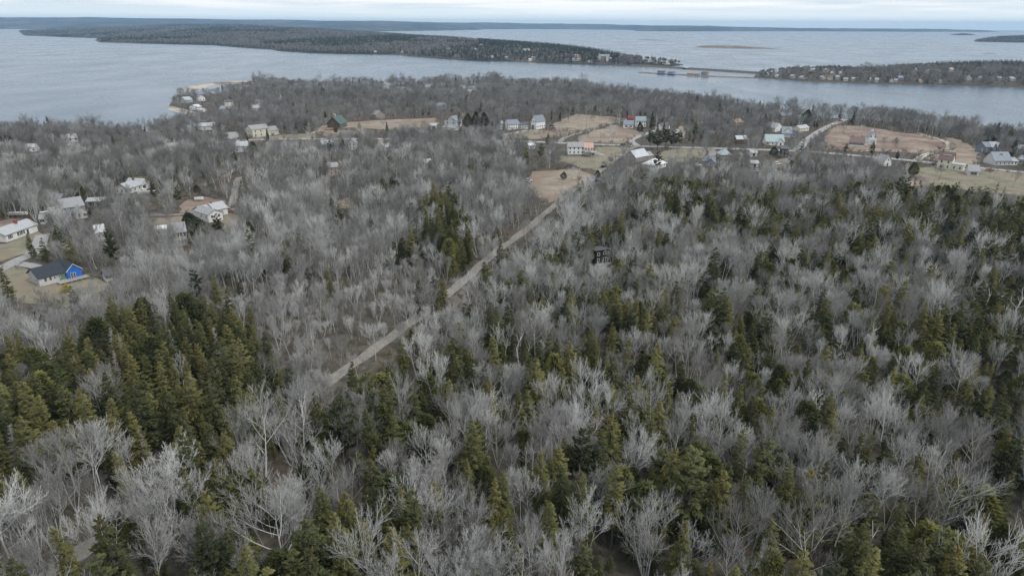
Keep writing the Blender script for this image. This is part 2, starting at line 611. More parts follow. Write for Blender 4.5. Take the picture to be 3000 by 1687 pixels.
# shingle bank at the point, over the ground
isle('beach_point', [(488, 319.5), (496, 309), (520, 312), (560, 322), (600, 332), (650, 341), (640, 348), (600, 345.5), (560, 341), (522, 331)], 0.22, 2.7, 4, M['sand'], 13)

# low far hills beyond the bay
FM = [(-400, 84), (0, 86), (300, 88), (600, 89), (900, 90), (1054, 93.5), (1230, 91.5), (1300, 90.6), (1395, 88.5), (1425, 86.4), (1600, 86), (1850, 88.6), (1865, 92), (2000, 93),
      (2300, 92.5), (2700, 94), (2880, 94.5), (2925, 94.2)]
SKYL = [(-400, 48), (0, 50), (300, 53), (480, 55.5), (600, 57), (1000, 61), (1200, 63), (1330, 66), (1420, 66), (1600, 69.5), (1760, 71), (1900, 74), (2080, 75), (2160, 78), (2290, 81), (2500, 83), (2620, 83.5), (2760, 85), (2880, 89.5), (2925, 93.3)]


def far_hills(name, frac, depth_l, depth_r, seed, push=0.0):
    xs = np.arange(-400, 2926, 12.0)
    rows = 15
    V = []
    for x in xs:
        y0 = np.interp(x, [p[0] for p in FM], [p[1] for p in FM])
        yt = np.interp(x, [p[0] for p in SKYL], [p[1] for p in SKYL])
        yt += (vnoise([(x, seed * 50.0)], 140, seed)[0] - 0.5) * 3.0 + (vnoise([(x, seed * 50.0)], 33, seed + 1)[0] - 0.5) * 1.4
        yt = y0 - (y0 - yt) * frac
        d0 = plane(x, y0)
        D0 = np.hypot(*d0) + push
        u = d0 / np.hypot(*d0)
        W = np.interp(x, [-400, 1100, 2000, 2925], [depth_l, depth_l * 0.7, depth_r, depth_r * 0.35])
        dr = ray(x, yt)
        zr = CAM_Z + dr[2] / math.hypot(dr[0], dr[1]) * (D0 + W)
        zr = max(zr, SEA + 2)
        for k in range(rows):
            t = k / (rows - 3)
            D = D0 + W * min(t, 1.0) + max(0, t - 1) * W * 3
            if k == 0:
                z = SEA - 2
            elif t <= 1.0:
                ns = 0.75 + 0.5 * vnoise([(x + 37 * seed, k * 90.0)], 110, seed + 2)[0]
                z = SEA + (zr - SEA) * (t ** 0.75) * (ns if t < 0.97 else 1.0)
                z = min(z, CAM_Z + dr[2] / math.hypot(dr[0], dr[1]) * D)
                z = max(z, SEA + 1.5 + 8 * min(1, t * 6) * min(1, (zr - SEA) / 40))
            else:
                z = SEA - 5 if k == rows - 1 else zr * 0.4 + SEA * 0.6
            V.append((u[0] * D, u[1] * D, z))
    n = len(xs)
    idx = np.arange(n * rows).reshape(n, rows)
    Q = np.stack([idx[:-1, :-1], idx[1:, :-1], idx[1:, 1:], idx[:-1, 1:]], -1).reshape(-1, 4)
    o = link(name, mesh_arrays(name, np.array(V), Q, True), None, M['farland'])
    o['kind'] = 'structure'


far_hills('hills_bay_side', 0.38, 2000, 700, 21)
far_hills('hills_inland', 0.72, 3600, 1200, 27, push=200)
far_hills('hills_skyline', 1.0, 5200, 1600, 34, push=400)


# sea
def sea_mat():
    m, n, l, b = new_mat('sea_water')
    t = n.new('ShaderNodeTexCoord')
    mpn = n.new('ShaderNodeMapping')
    mpn.inputs['Scale'].default_value = (0.010, 0.0045, 1)
    mpn.inputs['Rotation'].default_value = (0, 0, R(-14))
    nz = n.new('ShaderNodeTexNoise')
    nz.inputs['Scale'].default_value = 1.0
    nz.inputs['Detail'].default_value = 9
    nz.inputs['Roughness'].default_value = 0.6
    l.new(t.outputs['Object'], mpn.inputs['Vector'])
    l.new(mpn.outputs['Vector'], nz.inputs['Vector'])
    r1 = n.new('ShaderNodeMapRange')
    r1.inputs['From Min'].default_value = 0.35
    r1.inputs['From Max'].default_value = 0.65
    r1.inputs['To Min'].default_value = 0.22
    r1.inputs['To Max'].default_value = 0.31
    l.new(nz.outputs['Fac'], r1.inputs['Value'])
    l.new(r1.outputs['Result'], b.inputs['Roughness'])
    # ripples
    w1 = n.new('ShaderNodeTexNoise')
    w1.inputs['Scale'].default_value = 0.22
    w1.inputs['Detail'].default_value = 6
    w1.inputs['Roughness'].default_value = 0.65
    l.new(t.outputs['Object'], w1.inputs['Vector'])
    bp = n.new('ShaderNodeBump')
    bp.inputs['Strength'].default_value = 0.45
    bp.inputs['Distance'].default_value = 0.5
    l.new(w1.outputs['Fac'], bp.inputs['Height'])
    l.new(bp.outputs['Normal'], b.inputs['Normal'])
    b.inputs['Base Color'].default_value = (0.045, 0.085, 0.135, 1)
    b.inputs['IOR'].default_value = 1.333
    return m


bm = bmesh.new()
rings = [0, 300, 700, 1200, 2000, 3500, 6000, 10000, 15000, 22000]
vv = []
for k, rr in enumerate(rings):
    if rr == 0:
        vv.append([bm.verts.new((0, 0, SEA))])
    else:
        vv.append([bm.verts.new((rr * math.cos(2 * PI * i / 96), rr * math.sin(2 * PI * i / 96), SEA)) for i in range(96)])
for k in range(1, len(rings)):
    for i in range(96):
        j = (i + 1) % 96
        if k == 1:
            bm.faces.new((vv[0][0], vv[1][i], vv[1][j]))
        else:
            bm.faces.new((vv[k - 1][i], vv[k][i], vv[k][j], vv[k - 1][j]))
me = bpy.data.meshes.new('sea')
bm.to_mesh(me)
bm.free()
tag(link('sea', me, None, sea_mat()), kind='structure')

# breaking water along reefs
M['foam'] = paint('sea_foam', (0.82, 0.84, 0.85), rough=0.8, var=0.06)
mb = MB()
for (xa, ya, xb, yb, w) in [(2752, 154.6, 2777, 154.8, 9), (2788, 155.6, 2803, 155.8, 4), (2814, 155.8, 2826, 156.1, 9), (2843, 157.8, 2873, 158.6, 8), (2920, 159.2, 2952, 159.3, 5), (2962, 158.4, 2976, 158.7, 9),
                            (2236, 144.9, 2247, 145.3, 9), (2260, 145.5, 2332, 146.2, 6), (2836, 122.6, 2858, 123.0, 10), (2870, 124.2, 2935, 125.3, 12), (2960, 126.0, 3010, 126.8, 16),
                            (2524, 196.0, 2548, 196.6, 6), (2556, 199.4, 2600, 200.6, 5), (1741, 105.7, 1753, 105.4, 30), (2375, 111.6, 2400, 112.2, 10), (2050, 142.3, 2140, 143.6, 3)]:
    a, b_ = plane(xa, ya), plane(xb, yb)
    n_ = max(6, int(np.hypot(*(b_ - a)) / 8))
    d = (b_ - a) / np.hypot(*(b_ - a))
    s = np.array([-d[1], d[0]])
    L_, R_ = [], []
    for i in range(n_ + 1):
        p = a + (b_ - a) * i / n_ + s * (random.random() - .5) * w * 0.5
        ww = w * (0.15 + 0.85 * math.sin(PI * i / n_)) * (0.5 + 0.8 * random.random()) * 0.5
        L_.append((*(p + s * ww), SEA + 0.5)); R_.append((*(p - s * ww), SEA + 0.5))
    mb.add(L_ + R_, [(i, i + 1, i + n_ + 2, i + n_ + 1) for i in range(n_)])
tag(mb.build('sea_foam', M['foam']), 'white breaking water along the reefs and outer islands', 'foam', kind='stuff')


# ------------------------------------------------------------------ fields, roads, drives
def zat(P, off):
    return height(np.asarray(P)[:, :2]) + off


def sheet(name, pxs, mat, off, rough_edge=1.6, seed=0):
    r_ = random.Random(seed)
    P = [G(*p)[:2] for p in pxs]
    out = []
    for a, b_ in zip(P, P[1:] + P[:1]):
        n_ = max(1, int(np.hypot(*(b_ - a)) / 5))
        for i in range(n_):
            p = a + (b_ - a) * i / n_
            out.append((p[0] + r_.uniform(-1, 1) * rough_edge, p[1] + r_.uniform(-1, 1) * rough_edge))
    bm = bmesh.new()
    f = bm.faces.new([bm.verts.new((x, y, 0)) for x, y in out])
    bmesh.ops.triangulate(bm, faces=[f])
    for yy in range(540, 1300, 40):
        bmesh.ops.bisect_plane(bm, geom=bm.verts[:] + bm.edges[:] + bm.faces[:], plane_co=(0, yy, 0), plane_no=(0, 1, 0))
    xy = np.array([v.co[:2] for v in bm.verts])
    for v, z in zip(bm.verts, zat(xy, off)):
        v.co.z = z
    bmesh.ops.recalc_face_normals(bm, faces=bm.faces)
    me = bpy.data.meshes.new(name)
    bm.to_mesh(me)
    bm.free()
    o = link(name, me, None, mat)
    if me.polygons and me.polygons[0].normal.z < 0:
        me.flip_normals()
    o['kind'] = 'structure'
    return np.array(out)


FIELDS = []


def field(name, pxs, mat, off=0.03, clear=True, seed=1):
    poly = sheet(name, pxs, M[mat], off, seed=seed)
    if clear:
        FIELDS.append(poly)


field('field_long', [(920, 383), (935, 370), (1000, 361), (1100, 353), (1200, 349), (1275, 346), (1285, 362), (1250, 372), (1180, 380), (1100, 387), (1030, 397), (960, 402)], 'field_tan', seed=2)
field('field_farm', [(1500, 384), (1600, 379), (1640, 388), (1640, 400), (1560, 408), (1490, 404)], 'field_tan', seed=3)
field('field_upper', [(1685, 334), (1760, 340), (1840, 348), (1790, 362), (1720, 384), (1650, 400), (1600, 376), (1645, 352)], 'field_tan', seed=4)
field('field_corner', [(1690, 404), (1720, 390), (1770, 374), (1800, 366), (1870, 384), (1892, 393), (1850, 411), (1815, 421), (1700, 417)], 'field_tan', seed=5)
field('field_yard', [(1740, 431), (1845, 431), (1838, 440), (1800, 464), (1770, 488), (1745, 500), (1690, 488), (1640, 470), (1645, 455), (1735, 462)], 'lawn', seed=6)
field('field_clearing', [(1545, 520), (1565, 503), (1680, 496), (1738, 512), (1680, 560), (1650, 586), (1590, 598), (1580, 575), (1530, 556)], 'field_tan', seed=7)
field('field_heath', [(2402, 412), (2440, 372), (2470, 366), (2560, 375), (2650, 390), (2680, 393), (2730, 404), (2768, 420), (2772, 428), (2750, 440), (2700, 449), (2620, 446), (2500, 444), (2430, 436)], 'field_red', seed=8)
field('field_bend', [(2792, 402), (2870, 440), (2862, 482), (2780, 478), (2705, 464), (2765, 446), (2795, 430), (2760, 405)], 'field_tan', seed=9)
field('lawn_cream_house', [(2680, 492), (2740, 485), (2850, 492), (3010, 512), (3150, 530), (3150, 575), (2980, 572), (2880, 562), (2760, 548), (2690, 540)], 'lawn', seed=10)
field('heath_patch', [(2660, 522), (2712, 518), (2718, 548), (2650, 548)], 'field_red', 0.05, seed=11)
field('lawn_ranch', [(-60, 715), (20, 712), (112, 681), (125, 690), (92, 742), (0, 768), (-60, 785)], 'lawn', seed=12)
field('yard_back', [(-60, 660), (40, 640), (100, 640), (96, 660), (0, 690), (-60, 705)], 'field_red', seed=13)
field('yard_blue_house', [(-40, 800), (40, 782), (100, 790), (150, 800), (250, 812), (300, 812), (312, 850), (250, 872), (190, 902), (60, 880), (-40, 862)], 'lawn', seed=14)
field('heath_clearing', [(545, 583), (600, 575), (650, 588), (655, 606), (560, 624), (520, 622)], 'field_red', seed=15)
field('lawn_white_house', [(640, 640), (672, 625), (712, 632), (705, 660), (650, 668)], 'lawn', seed=16)
field('yard_under_tree', [(430, 640), (520, 634), (560, 640), (510, 668), (440, 668)], 'lawn', seed=17)
field('lawn_road_verge', [(735, 409), (742, 402), (830, 396), (918, 390), (940, 402), (900, 406), (764, 408)], 'lawn', seed=18)
field('lawn_verge', [(1955, 436), (2075, 437), (2065, 458), (2010, 478), (1950, 472), (1925, 455)], 'lawn', seed=19)
field('lawn_black_house', [(2270, 470), (2310, 462), (2330, 447), (2318, 462), (2300, 485), (2262, 496)], 'lawn', seed=20)
field('lawn_farmhouse', [(1470, 392), (1600, 381), (1600, 390), (1480, 404)], 'lawn', 0.05, seed=21)
field('clearing_heath_small', [(985, 585), (1030, 580), (1035, 610), (990, 612)], 'field_tan', seed=22)
field('lawn_woods_house', [(1745, 780), (1785, 774), (1790, 786), (1755, 792)], 'lawn', seed=23)
field('lawn_mid', [(2000, 360), (2010, 400), (1985, 420), (1975, 395)], 'field_tan', seed=24)

ROADS = []


def smooth_line(P, step=5.0):
    P = np.asarray(P, float)
    pts = [2 * P[0] - P[1]] + list(P) + [2 * P[-1] - P[-2]]
    out = []
    for i in range(1, len(pts) - 2):
        p0, p1, p2, p3 = pts[i - 1], pts[i], pts[i + 1], pts[i + 2]
        n_ = max(2, int(np.hypot(*(p2 - p1)) / step))
        for k in range(n_):
            t = k / n_
            out.append(0.5 * ((2 * p1) + (-p0 + p2) * t + (2 * p0 - 5 * p1 + 4 * p2 - p3) * t * t + (-p0 + 3 * p1 - 3 * p2 + p3) * t ** 3))
    out.append(pts[-2])
    return np.array(out)


def ribbon(name, line, w, mat, off, jitter=0.0, shift=0.0, parent=None):
    d = np.gradient(line, axis=0)
    d /= np.linalg.norm(d, axis=1)[:, None] + 1e-9
    s = np.stack([-d[:, 1], d[:, 0]], 1)
    r_ = np.random.default_rng(len(line))
    wl_ = w / 2 + r_.uniform(-1, 1, len(line)) * jitter
    wr_ = w / 2 + r_.uniform(-1, 1, len(line)) * jitter
    A = line + s * (shift + wl_)[:, None]
    B = line + s * (shift - wr_)[:, None]
    V = np.concatenate([np.c_[A, zat(A, off)], np.c_[B, zat(B, off)]])
    n_ = len(line)
    i = np.arange(n_ - 1)
    Q = np.stack([i + n_, i + n_ + 1, i + 1, i], 1)
    o = link(name, mesh_arrays(name, V, Q, False), parent, mat)
    if parent is None:
        o['kind'] = 'structure'
    return o


ROAD_OPEN = []


def road(name, pxs, w, mat, off=0.08, jitter=0.0, clear=None, crown=False, vis=.75):
    line = smooth_line([G(*p)[:2] for p in pxs])
    o = ribbon(name, line, w, M[mat], off, jitter)
    if crown:
        ribbon('grassy_strip', line, w * 0.16, M['grassy_crown'], off + 0.03, jitter * 0.5, 0.0, o)
    ROAD_OPEN.append(vis)
    ROADS.append((line, (clear if clear is not None else w / 2 + 1.2)))
    return line


LANE_PX = [(1872, 428), (1848, 436), (1825, 450), (1802, 466), (1779, 487), (1755, 502), (1737, 517), (1700, 544), (1660, 570), (1621, 606), (1582, 638), (1543, 672), (1489, 713),
           (1450, 742), (1388, 794), (1334, 843), (1272, 889), (1217, 934), (1110, 1014), (1036, 1067), (971, 1109), (937, 1136), (760, 1260), (560, 1396), (388, 1513), (310, 1566), (177, 1662), (20, 1780)]
LANE = road('road_gravel_lane', LANE_PX, 3.5, 'gravel', 0.08, 0.45, 2.3, True)
MAIN = road('road_main', [(-60, 462), (100, 452), (300, 440), (450, 428), (600, 418), (702, 412), (764, 410), (826, 408), (943, 407.5), (1090, 407.5), (1240, 408), (1333, 409), (1450, 412), (1566, 416), (1678, 421), (1755, 424), (1817, 425.5), (1880, 428.5),
                         (1988, 432), (2078, 434.5), (2171, 437), (2264, 440), (2334, 443), (2440, 450), (2527, 458), (2610, 465), (2693, 473), (2833, 488), (2910, 496), (2996, 505), (3150, 522)], 6.4, 'asphalt', 0.07, 0, 4.5)
road('road_village', [(2332, 443), (2345, 431), (2360, 415), (2388, 394), (2425, 372), (2462, 356), (2478, 349)], 6.0, 'asphalt', 0.10, 0.1, 4.5)
road('drive_black_house', [(2334, 444), (2322, 456), (2306, 472), (2296, 484)], 4.0, 'gravel', 0.11, 0.3)
road('road_corner', [(1868, 427), (1850, 412), (1882, 397), (1925, 382)], 4.5, 'asphalt', 0.10, 0.1)
road('drive_farm', [(1636, 419), (1654, 404), (1685, 394), (1716, 386), (1755, 372), (1786, 363), (1817, 355), (1846, 349)], 4.0, 'gravel', 0.10, 0.3)
road('drive_bend', [(2688, 391), (2724, 401), (2755, 410), (2776, 419), (2784, 427), (2771, 436), (2747, 444), (2709, 454), (2690, 466), (2690, 473)], 4.4, 'sand', 0.10, 0.2, None, True)
road('drive_ranch', [(-60, 822), (0, 790), (39, 768), (87, 748), (110, 728), (118, 705), (125, 688)], 5.0, 'asphalt', 0.10, 0.2)
road('drive_blue_house', [(30, 772), (78, 776), (124, 787), (150, 797)], 4.0, 'asphalt', 0.12, 0.2)
road('drive_white_house', [(440, 630), (504, 630), (566, 624), (610, 612), (667, 604), (681, 590), (688, 568), (690, 545), (700, 520)], 3.4, 'gravel', 0.10, 0.3, vis=0.5)
road('drive_birches', [(590, 545), (621, 531), (660, 515), (700, 492), (745, 470), (780, 440), (790, 412)], 3.6, 'gravel', 0.10, 0.3, vis=0.15)
road('drive_clearing', [(985, 530), (1005, 520), (1039, 500), (1070, 478), (1092, 460), (1110, 430), (1120, 409)], 4.0, 'gravel', 0.10, 0.3, vis=0.3)
road('drive_grey_gable', [(668, 408), (682, 402), (690, 397), (672, 388)], 9.0, 'asphalt', 0.10, 0.3, vis=0.5)
road('drive_farmhouse', [(1480, 398), (1500, 392), (1530, 385), (1548, 382), (1575, 384)], 4.5, 'asphalt', 0.11, 0.2)
road('drive_pink', [(1740, 447), (1755, 452), (1770, 455)], 5.0, 'asphalt', 0.10, 0.3)
road('drive_grey_shingle', [(2078, 435), (2088, 446), (2084, 458)], 5.0, 'gravel', 0.10, 0.3)
road('drive_heath', [(915, 391), (930, 385), (948, 379), (960, 374)], 4.0, 'sand', 0.10, 0.3)
road('drive_parking', [(1740, 525), (1755, 533), (1770, 536)], 7.0, 'gravel', 0.11, 0.4)

# ------------------------------------------------------------------ buildings
WHITE, CREAM = (0.76, 0.76, 0.755), (0.66, 0.63, 0.52)
for k, c in {'w_white': WHITE, 'w_weathered': (0.58, 0.575, 0.56), 'w_cream': CREAM, 'w_grey': (0.36, 0.37, 0.385), 'w_lgrey': (0.56, 0.565, 0.57), 'w_blue': (0.28, 0.32, 0.40), 'w_dblue': (0.15, 0.18, 0.24),
             'w_black': (0.045, 0.042, 0.045), 'w_brown': (0.13, 0.095, 0.075), 'w_red': (0.20, 0.05, 0.045), 'w_tan': (0.46, 0.38, 0.28), 'w_shingle': (0.30, 0.27, 0.24),
             'w_brick': (0.33, 0.16, 0.12), 'w_pink': (0.40, 0.30, 0.27), 'w_yellow': (0.72, 0.62, 0.36), 'w_ochre': (0.58, 0.52, 0.40)}.items():
    M[k] = siding('siding_' + k[2:], c)
for k, c in {'r_pale': (0.38, 0.40, 0.415), 'r_grey': (0.28, 0.285, 0.295), 'r_dark': (0.10, 0.105, 0.115), 'r_slate': (0.20, 0.22, 0.26), 'r_brown': (0.17, 0.125, 0.115), 'r_green': (0.075, 0.125, 0.115),
             'r_bluegreen': (0.33, 0.40, 0.42), 'r_white': (0.60, 0.61, 0.625), 'r_pink': (0.46, 0.30, 0.26), 'r_navy': (0.035, 0.042, 0.055), 'r_red': (0.17, 0.045, 0.045), 'r_tan': (0.40, 0.29, 0.22),
             'r_metal': (0.46, 0.48, 0.52), 'r_steel': (0.24, 0.27, 0.31)}.items():
    M[k] = paint('roofing_' + k[2:], c, rough=0.75, var=0.10, scale=0.8, bump=0.1)
M['trim'] = paint('white_trim', (0.80, 0.80, 0.79), var=0.04)
M['glass'], _n, _l, _b = new_mat('window_glass')
_b.inputs['Base Color'].default_value = (0.025, 0.028, 0.032, 1)
_b.inputs['Roughness'].default_value = 0.12
M['shutter'] = paint('dark_shutters', (0.05, 0.052, 0.058))
M['brick'] = paint('chimney_brick', (0.26, 0.10, 0.075), var=0.25, scale=4)
M['deck'] = paint('weathered_deck', (0.36, 0.34, 0.32), var=0.2, scale=3)
M['tarp_blue'] = paint('blue_house_wrap', (0.035, 0.17, 0.62), rough=0.45, var=0.22, scale=1.4, bump=0.3)
M['door_grey'] = paint('garage_door', (0.40, 0.42, 0.45))
M['door_red'] = paint('red_door', (0.33, 0.04, 0.035))
M['green_panel'] = paint('green_panel', (0.14, 0.25, 0.17), var=0.2)
BOXES = []            # photograph boxes of buildings that the trees leave in view
FOOT = []             # world footprints


def block(root, x0, y0, L, D, wh, rh, ridge='x', wall='w_white', roof='r_grey', kind='gable', over=0.4, z0=-0.6, prefix='', t=0.18, wall_mat=None):
    """walls and roof as parts of root, in its local metres"""
    w, r_ = MB(), MB()
    if kind == 'flat':
        w.box(x0, x0 + L, y0, y0 + D, z0, wh - 0.02)
        r_.box(x0 - over, x0 + L + over, y0 - over, y0 + D + over, wh, wh + 0.25)
    elif kind == 'shed':
        w.prism([(y0, z0), (y0 + D, z0), (y0 + D, wh + rh - 0.02), (y0, wh - 0.02)], x0, x0 + L, 'x')
        s = rh / D
        r_.prism([(y0 - over, wh - over * s), (y0 + D + over, wh + rh + over * s), (y0 + D + over, wh + rh + over * s + t), (y0 - over, wh - over * s + t)], x0 - over, x0 + L + over, 'x')
    elif kind == 'hip':
        w.box(x0, x0 + L, y0, y0 + D, z0, wh - 0.02)
        a = min(L, D) / 2
        e = wh - over * rh / a
        X0, X1, Y0, Y1 = x0 - over, x0 + L + over, y0 - over, y0 + D + over
        if L >= D:
            rd = [(X0 + a + over, (Y0 + Y1) / 2, wh + rh), (X1 - a - over + 0.01, (Y0 + Y1) / 2, wh + rh)]
            fs = [(0, 1, 5, 4), (1, 2, 5), (2, 3, 4, 5), (3, 0, 4)]
        else:
            rd = [((X0 + X1) / 2, Y0 + a + over, wh + rh), ((X0 + X1) / 2, Y1 - a - over + 0.01, wh + rh)]
            fs = [(0, 1, 4), (1, 2, 5, 4), (2, 3, 5), (3, 0, 4, 5)]
        r_.add([(X0, Y0, e), (X1, Y0, e), (X1, Y1, e), (X0, Y1, e)] + rd, fs + [(3, 2, 1, 0)])
    else:
        if ridge == 'x':
            a0, a1, u0, u1, ax = x0, x0 + L, y0, y0 + D, 'x'
        else:
            a0, a1, u0, u1, ax = y0, y0 + D, x0, x0 + L, 'y'
        um = (u0 + u1) / 2
        s = rh / (um - u0)
        w.prism([(u0, z0), (u1, z0), (u1, wh - 0.03), (um, wh + rh - 0.03), (u0, wh - 0.03)], a0, a1, ax)
        r_.prism([(u0 - over, wh - over * s), (um, wh + rh), (u1 + over, wh - over * s), (u1 + over, wh - over * s + t), (um, wh + rh + t), (u0 - over, wh - over * s + t)], a0 - over, a1 + over, ax)
    wo_ = w.build(prefix + 'wall', wall_mat or M[wall], root)
    ro_ = r_.build(prefix + 'roof', M[roof], root)
    return wo_, ro_


def window(root, face, x0, y0, L, D, u, z, w=0.95, h=1.35, trim='trim', shutters=False, pane='glass', name='window'):
    """frame proud of the wall with the pane set in it; face f (towards the lane side), l or r"""
    f, p = MB(), MB()
    e, t = 0.09, 0.07

    def place(mb, a0, a1, z0_, z1_, o0, o1):
        if face == 'f':
            mb.box(a0, a1, y0 - o1, y0 - o0, z0_, z1_)
        elif face == 'l':
            mb.box(x0 - o1, x0 - o0, a0, a1, z0_, z1_)
        else:
            mb.box(x0 + L + o0, x0 + L + o1, a0, a1, z0_, z1_)
    b0 = x0 if face == 'f' else y0
    a, b_ = b0 + u - w / 2, b0 + u + w / 2
    place(f, a - e, a, z - e, z + h + e, 0.0, t)
    place(f, b_, b_ + e, z - e, z + h + e, 0.0, t)
    place(f, a, b_, z + h, z + h + e, 0.0, t)
    place(f, a, b_, z - e, z, 0.0, t + 0.03)
    if h > 1.0 and name == 'window':
        place(f, a, b_, z + h / 2 - 0.03, z + h / 2 + 0.03, 0.02, t - 0.01)
    place(p, a, b_, z, z + h, 0.0, 0.03)
    fo = f.build(name, M[trim], root)
    p.build('pane' if name == 'window' else 'panel', M[pane], fo)
    if shutters:
        for sgn in (0, 1):
            s_ = MB()
            q0 = a - e - 0.45 if sgn == 0 else b_ + e
            place(s_, q0 + 0.02, q0 + 0.43, z - e, z + h + e, 0.0, 0.05)
            s_.build('shutter', M['shutter'], fo)
    return fo


def rows(root, face, x0, y0, L, D, cols, zs, **kw):
    span = L if face == 'f' else D
    for z in zs:
        for k in range(cols):
            window(root, face, x0, y0, L, D, span * (k + 0.5) / cols, z, **kw)


def chimney(root, roof, x, y, z0, z1, s=0.8, mat='brick'):
    c = MB()
    c.box(x - s / 2, x + s / 2, y - s / 2, y + s / 2, z0, z1 - 0.15)
    c.box(x - s / 2 - 0.08, x + s / 2 + 0.08, y - s / 2 - 0.08, y + s / 2 + 0.08, z1 - 0.15, z1)
    o = c.build('chimney', M[mat], roof)
    return o


def frame_of(A, B):
    a, b_ = G(*A), G(*B)
    v = b_[:2] - a[:2]
    L = float(np.hypot(*v))
    rz = math.atan2(v[1], v[0])
    ex = v / L
    ey = np.array([-ex[1], ex[0]])
    return a, L, rz, ex, ey


class House:
    def __init__(self, name, label, A, B, depth, cat='house', box=None, group=None, maxrot=None):
        self.a, self.L, rz, self.ex, self.ey = frame_of(A, B)
        if isinstance(depth, tuple):
            depth = abs(float((G(*depth)[:2] - self.a[:2]) @ self.ey))
        self.D = depth
        self.root = empty(name, tuple(self.a), rz)
        tag(self.root, label, cat, group)
        self.foot(0, 0, self.L, depth)
        if box:
            BOXES.append(box)

    def foot(self, x0, y0, L, D, m=1.5):
        q = []
        for u, v in ((-m, -m), (L + m, -m), (L + m, D + m), (-m, D + m)):
            q.append(self.a[:2] + self.ex * (x0 + u) + self.ey * (y0 + v))
        FOOT.append(np.array(q))

    def at(self, px, py):
        d = G(px, py)[:2] - self.a[:2]
        return float(d @ self.ex), float(d @ self.ey)

    def body(self, wh, rh, ridge='x', wall='w_white', roof='r_grey', **kw):
        self.wh, self.rh = wh, rh
        self.wall, self.roof = block(self.root, 0, 0, self.L, self.D, wh, rh, ridge, wall, roof, **kw)
        return self

    def wing(self, A, B, depth, wh, rh, ridge='x', wall='w_white', roof='r_grey', **kw):
        x, y = self.at(*A)
        x2, y2 = self.at(*B)
        L = abs(x2 - x)
        y = min(y, y2) if abs(y2 - y) < 3 else y
        block(self.root, x, y, L, depth, wh, rh, ridge, wall, roof, prefix='wing_', **kw)
        self.foot(x, y, L, depth)
        return x, y, L, depth

    def win(self, face, cols, zs, at=None, **kw):
        x0, y0, L, D = at or (0, 0, self.L, self.D)
        rows(self.root, face, x0, y0, L, D, cols, zs, **kw)
        return self


# -- left side
h = House('ranch_house', 'long white ranch house with pale roof and red brick chimney above the left lawn', (20, 710), (112, 677), 8.2, box=(0, 652, 115, 712)).body(2.9, 2.0, 'x', 'w_white', 'r_pale')
chimney(h.root, h.roof, h.L * 0.62, h.D * 0.45, 3.8, 6.3, 1.1)
for u in (0.14, 0.38, 0.50, 0.56):
    window(h.root, 'f', 0, 0, h.L, h.D, h.L * u, 1.0, 1.0, 1.3, shutters=u in (0.14, 0.50))
window(h.root, 'f', 0, 0, h.L, h.D, h.L * 0.68, 0.1, 1.0, 2.1, pane='shutter', name='door')
window(h.root, 'f', 0, 0, h.L, h.D, h.L * 0.85, 0.1, h.L * 0.20, 2.3, pane='w_white', name='garage_door')
h.win('l', 1, [1.0])

h = House('grey_house', 'two-storey blue-grey house with white trimmed gable behind bare trees', (188, 640), (252, 630), 9.0, box=(180, 578, 262, 640)).body(4.6, 3.0, 'x', 'w_blue', 'r_grey')
h.win('f', 4, [0.8, 3.2], w=0.8, h=1.1).win('l', 2, [0.8, 3.2]).win('r', 2, [0.8, 3.2])
x, y, L_, D_ = h.wing((226, 642), (258, 637), 5, 3.0, 2.2, 'y', 'w_lgrey', 'r_grey')
h.win('f', 2, [0.8], at=(x, y, L_, D_))
h = House('long_shed', 'long low shed with pale flat roof right of the blue-grey house', (256, 606), (306, 604), 7.0, 'shed', box=(250, 588, 308, 608)).body(2.5, 0.9, 'x', 'w_shingle', 'r_pale')
h.win('f', 2, [0.1], w=2.6, h=2.0, name='door', pane='shutter')
h = House('dark_roof_shed', 'low shed with slate roof left of the blue-grey house', (139, 597), (180, 596), 7.0, 'shed', box=(136, 584, 182, 598)).body(2.4, 1.3, 'x', 'w_shingle', 'r_slate')
h.win('f', 2, [0.6], w=1.2, h=1.0)

h = House('white_bungalow', 'white bungalow with pale roof and cross gable, yellow stack behind', (377, 569), (417, 556), (341, 567), box=(338, 540, 442, 570)).body(2.8, 2.2, 'x', 'w_white', 'r_pale')
h.win('f', 3, [0.9], w=0.9, h=1.2).win('l', 3, [0.9], w=0.9, h=1.2)
x, y, L_, D_ = h.wing((417, 557), (439, 549), 9, 2.9, 2.3, 'y', 'w_white', 'r_pale')
window(h.root, 'f', x, y, L_, D_, L_ * 0.30, 0.1, 2.2, 2.2, pane='shutter', name='garage_door')
window(h.root, 'f', x, y, L_, D_, L_ * 0.62, 3.2, 0.8, 0.8)
chimney(h.root, h.roof, h.L * 0.92, h.D * 0.5, 4.2, 6.2, 0.9)

h = House('white_house', 'white house with stepped pale roofs between two dark evergreens', (632, 635), (669, 627), 8.5, box=(572, 598, 672, 655)).body(3.0, 2.2, 'x', 'w_white', 'r_pale')
window(h.root, 'f', 0, 0, h.L, h.D, h.L * 0.22, 1.0, 0.9, 1.3)
window(h.root, 'f', 0, 0, h.L, h.D, h.L * 0.55, 0.1, 1.0, 2.1, pane='door_grey', name='door')
chimney(h.root, h.roof, h.L * 0.15, h.D * 0.5, 4.2, 6.0, 0.7)
x, y = h.at(600, 641)
block(h.root, x, y, -x, 9.5, 2.7, 2.0, 'x', 'w_white', 'r_pale', prefix='wing_')
h.foot(x, y, -x, 9.5)
rows(h.root, 'f', x, y, -x, 9.5, 5, [1.0], w=0.7, h=1.2)
x2, y2 = h.at(613, 653)
block(h.root, x2, y2, 6.5, y - y2 + 3.5, 3.6, 1.6, 'y', 'w_white', 'r_grey', prefix='wing_')
h.foot(x2, y2, 6.5, y - y2)
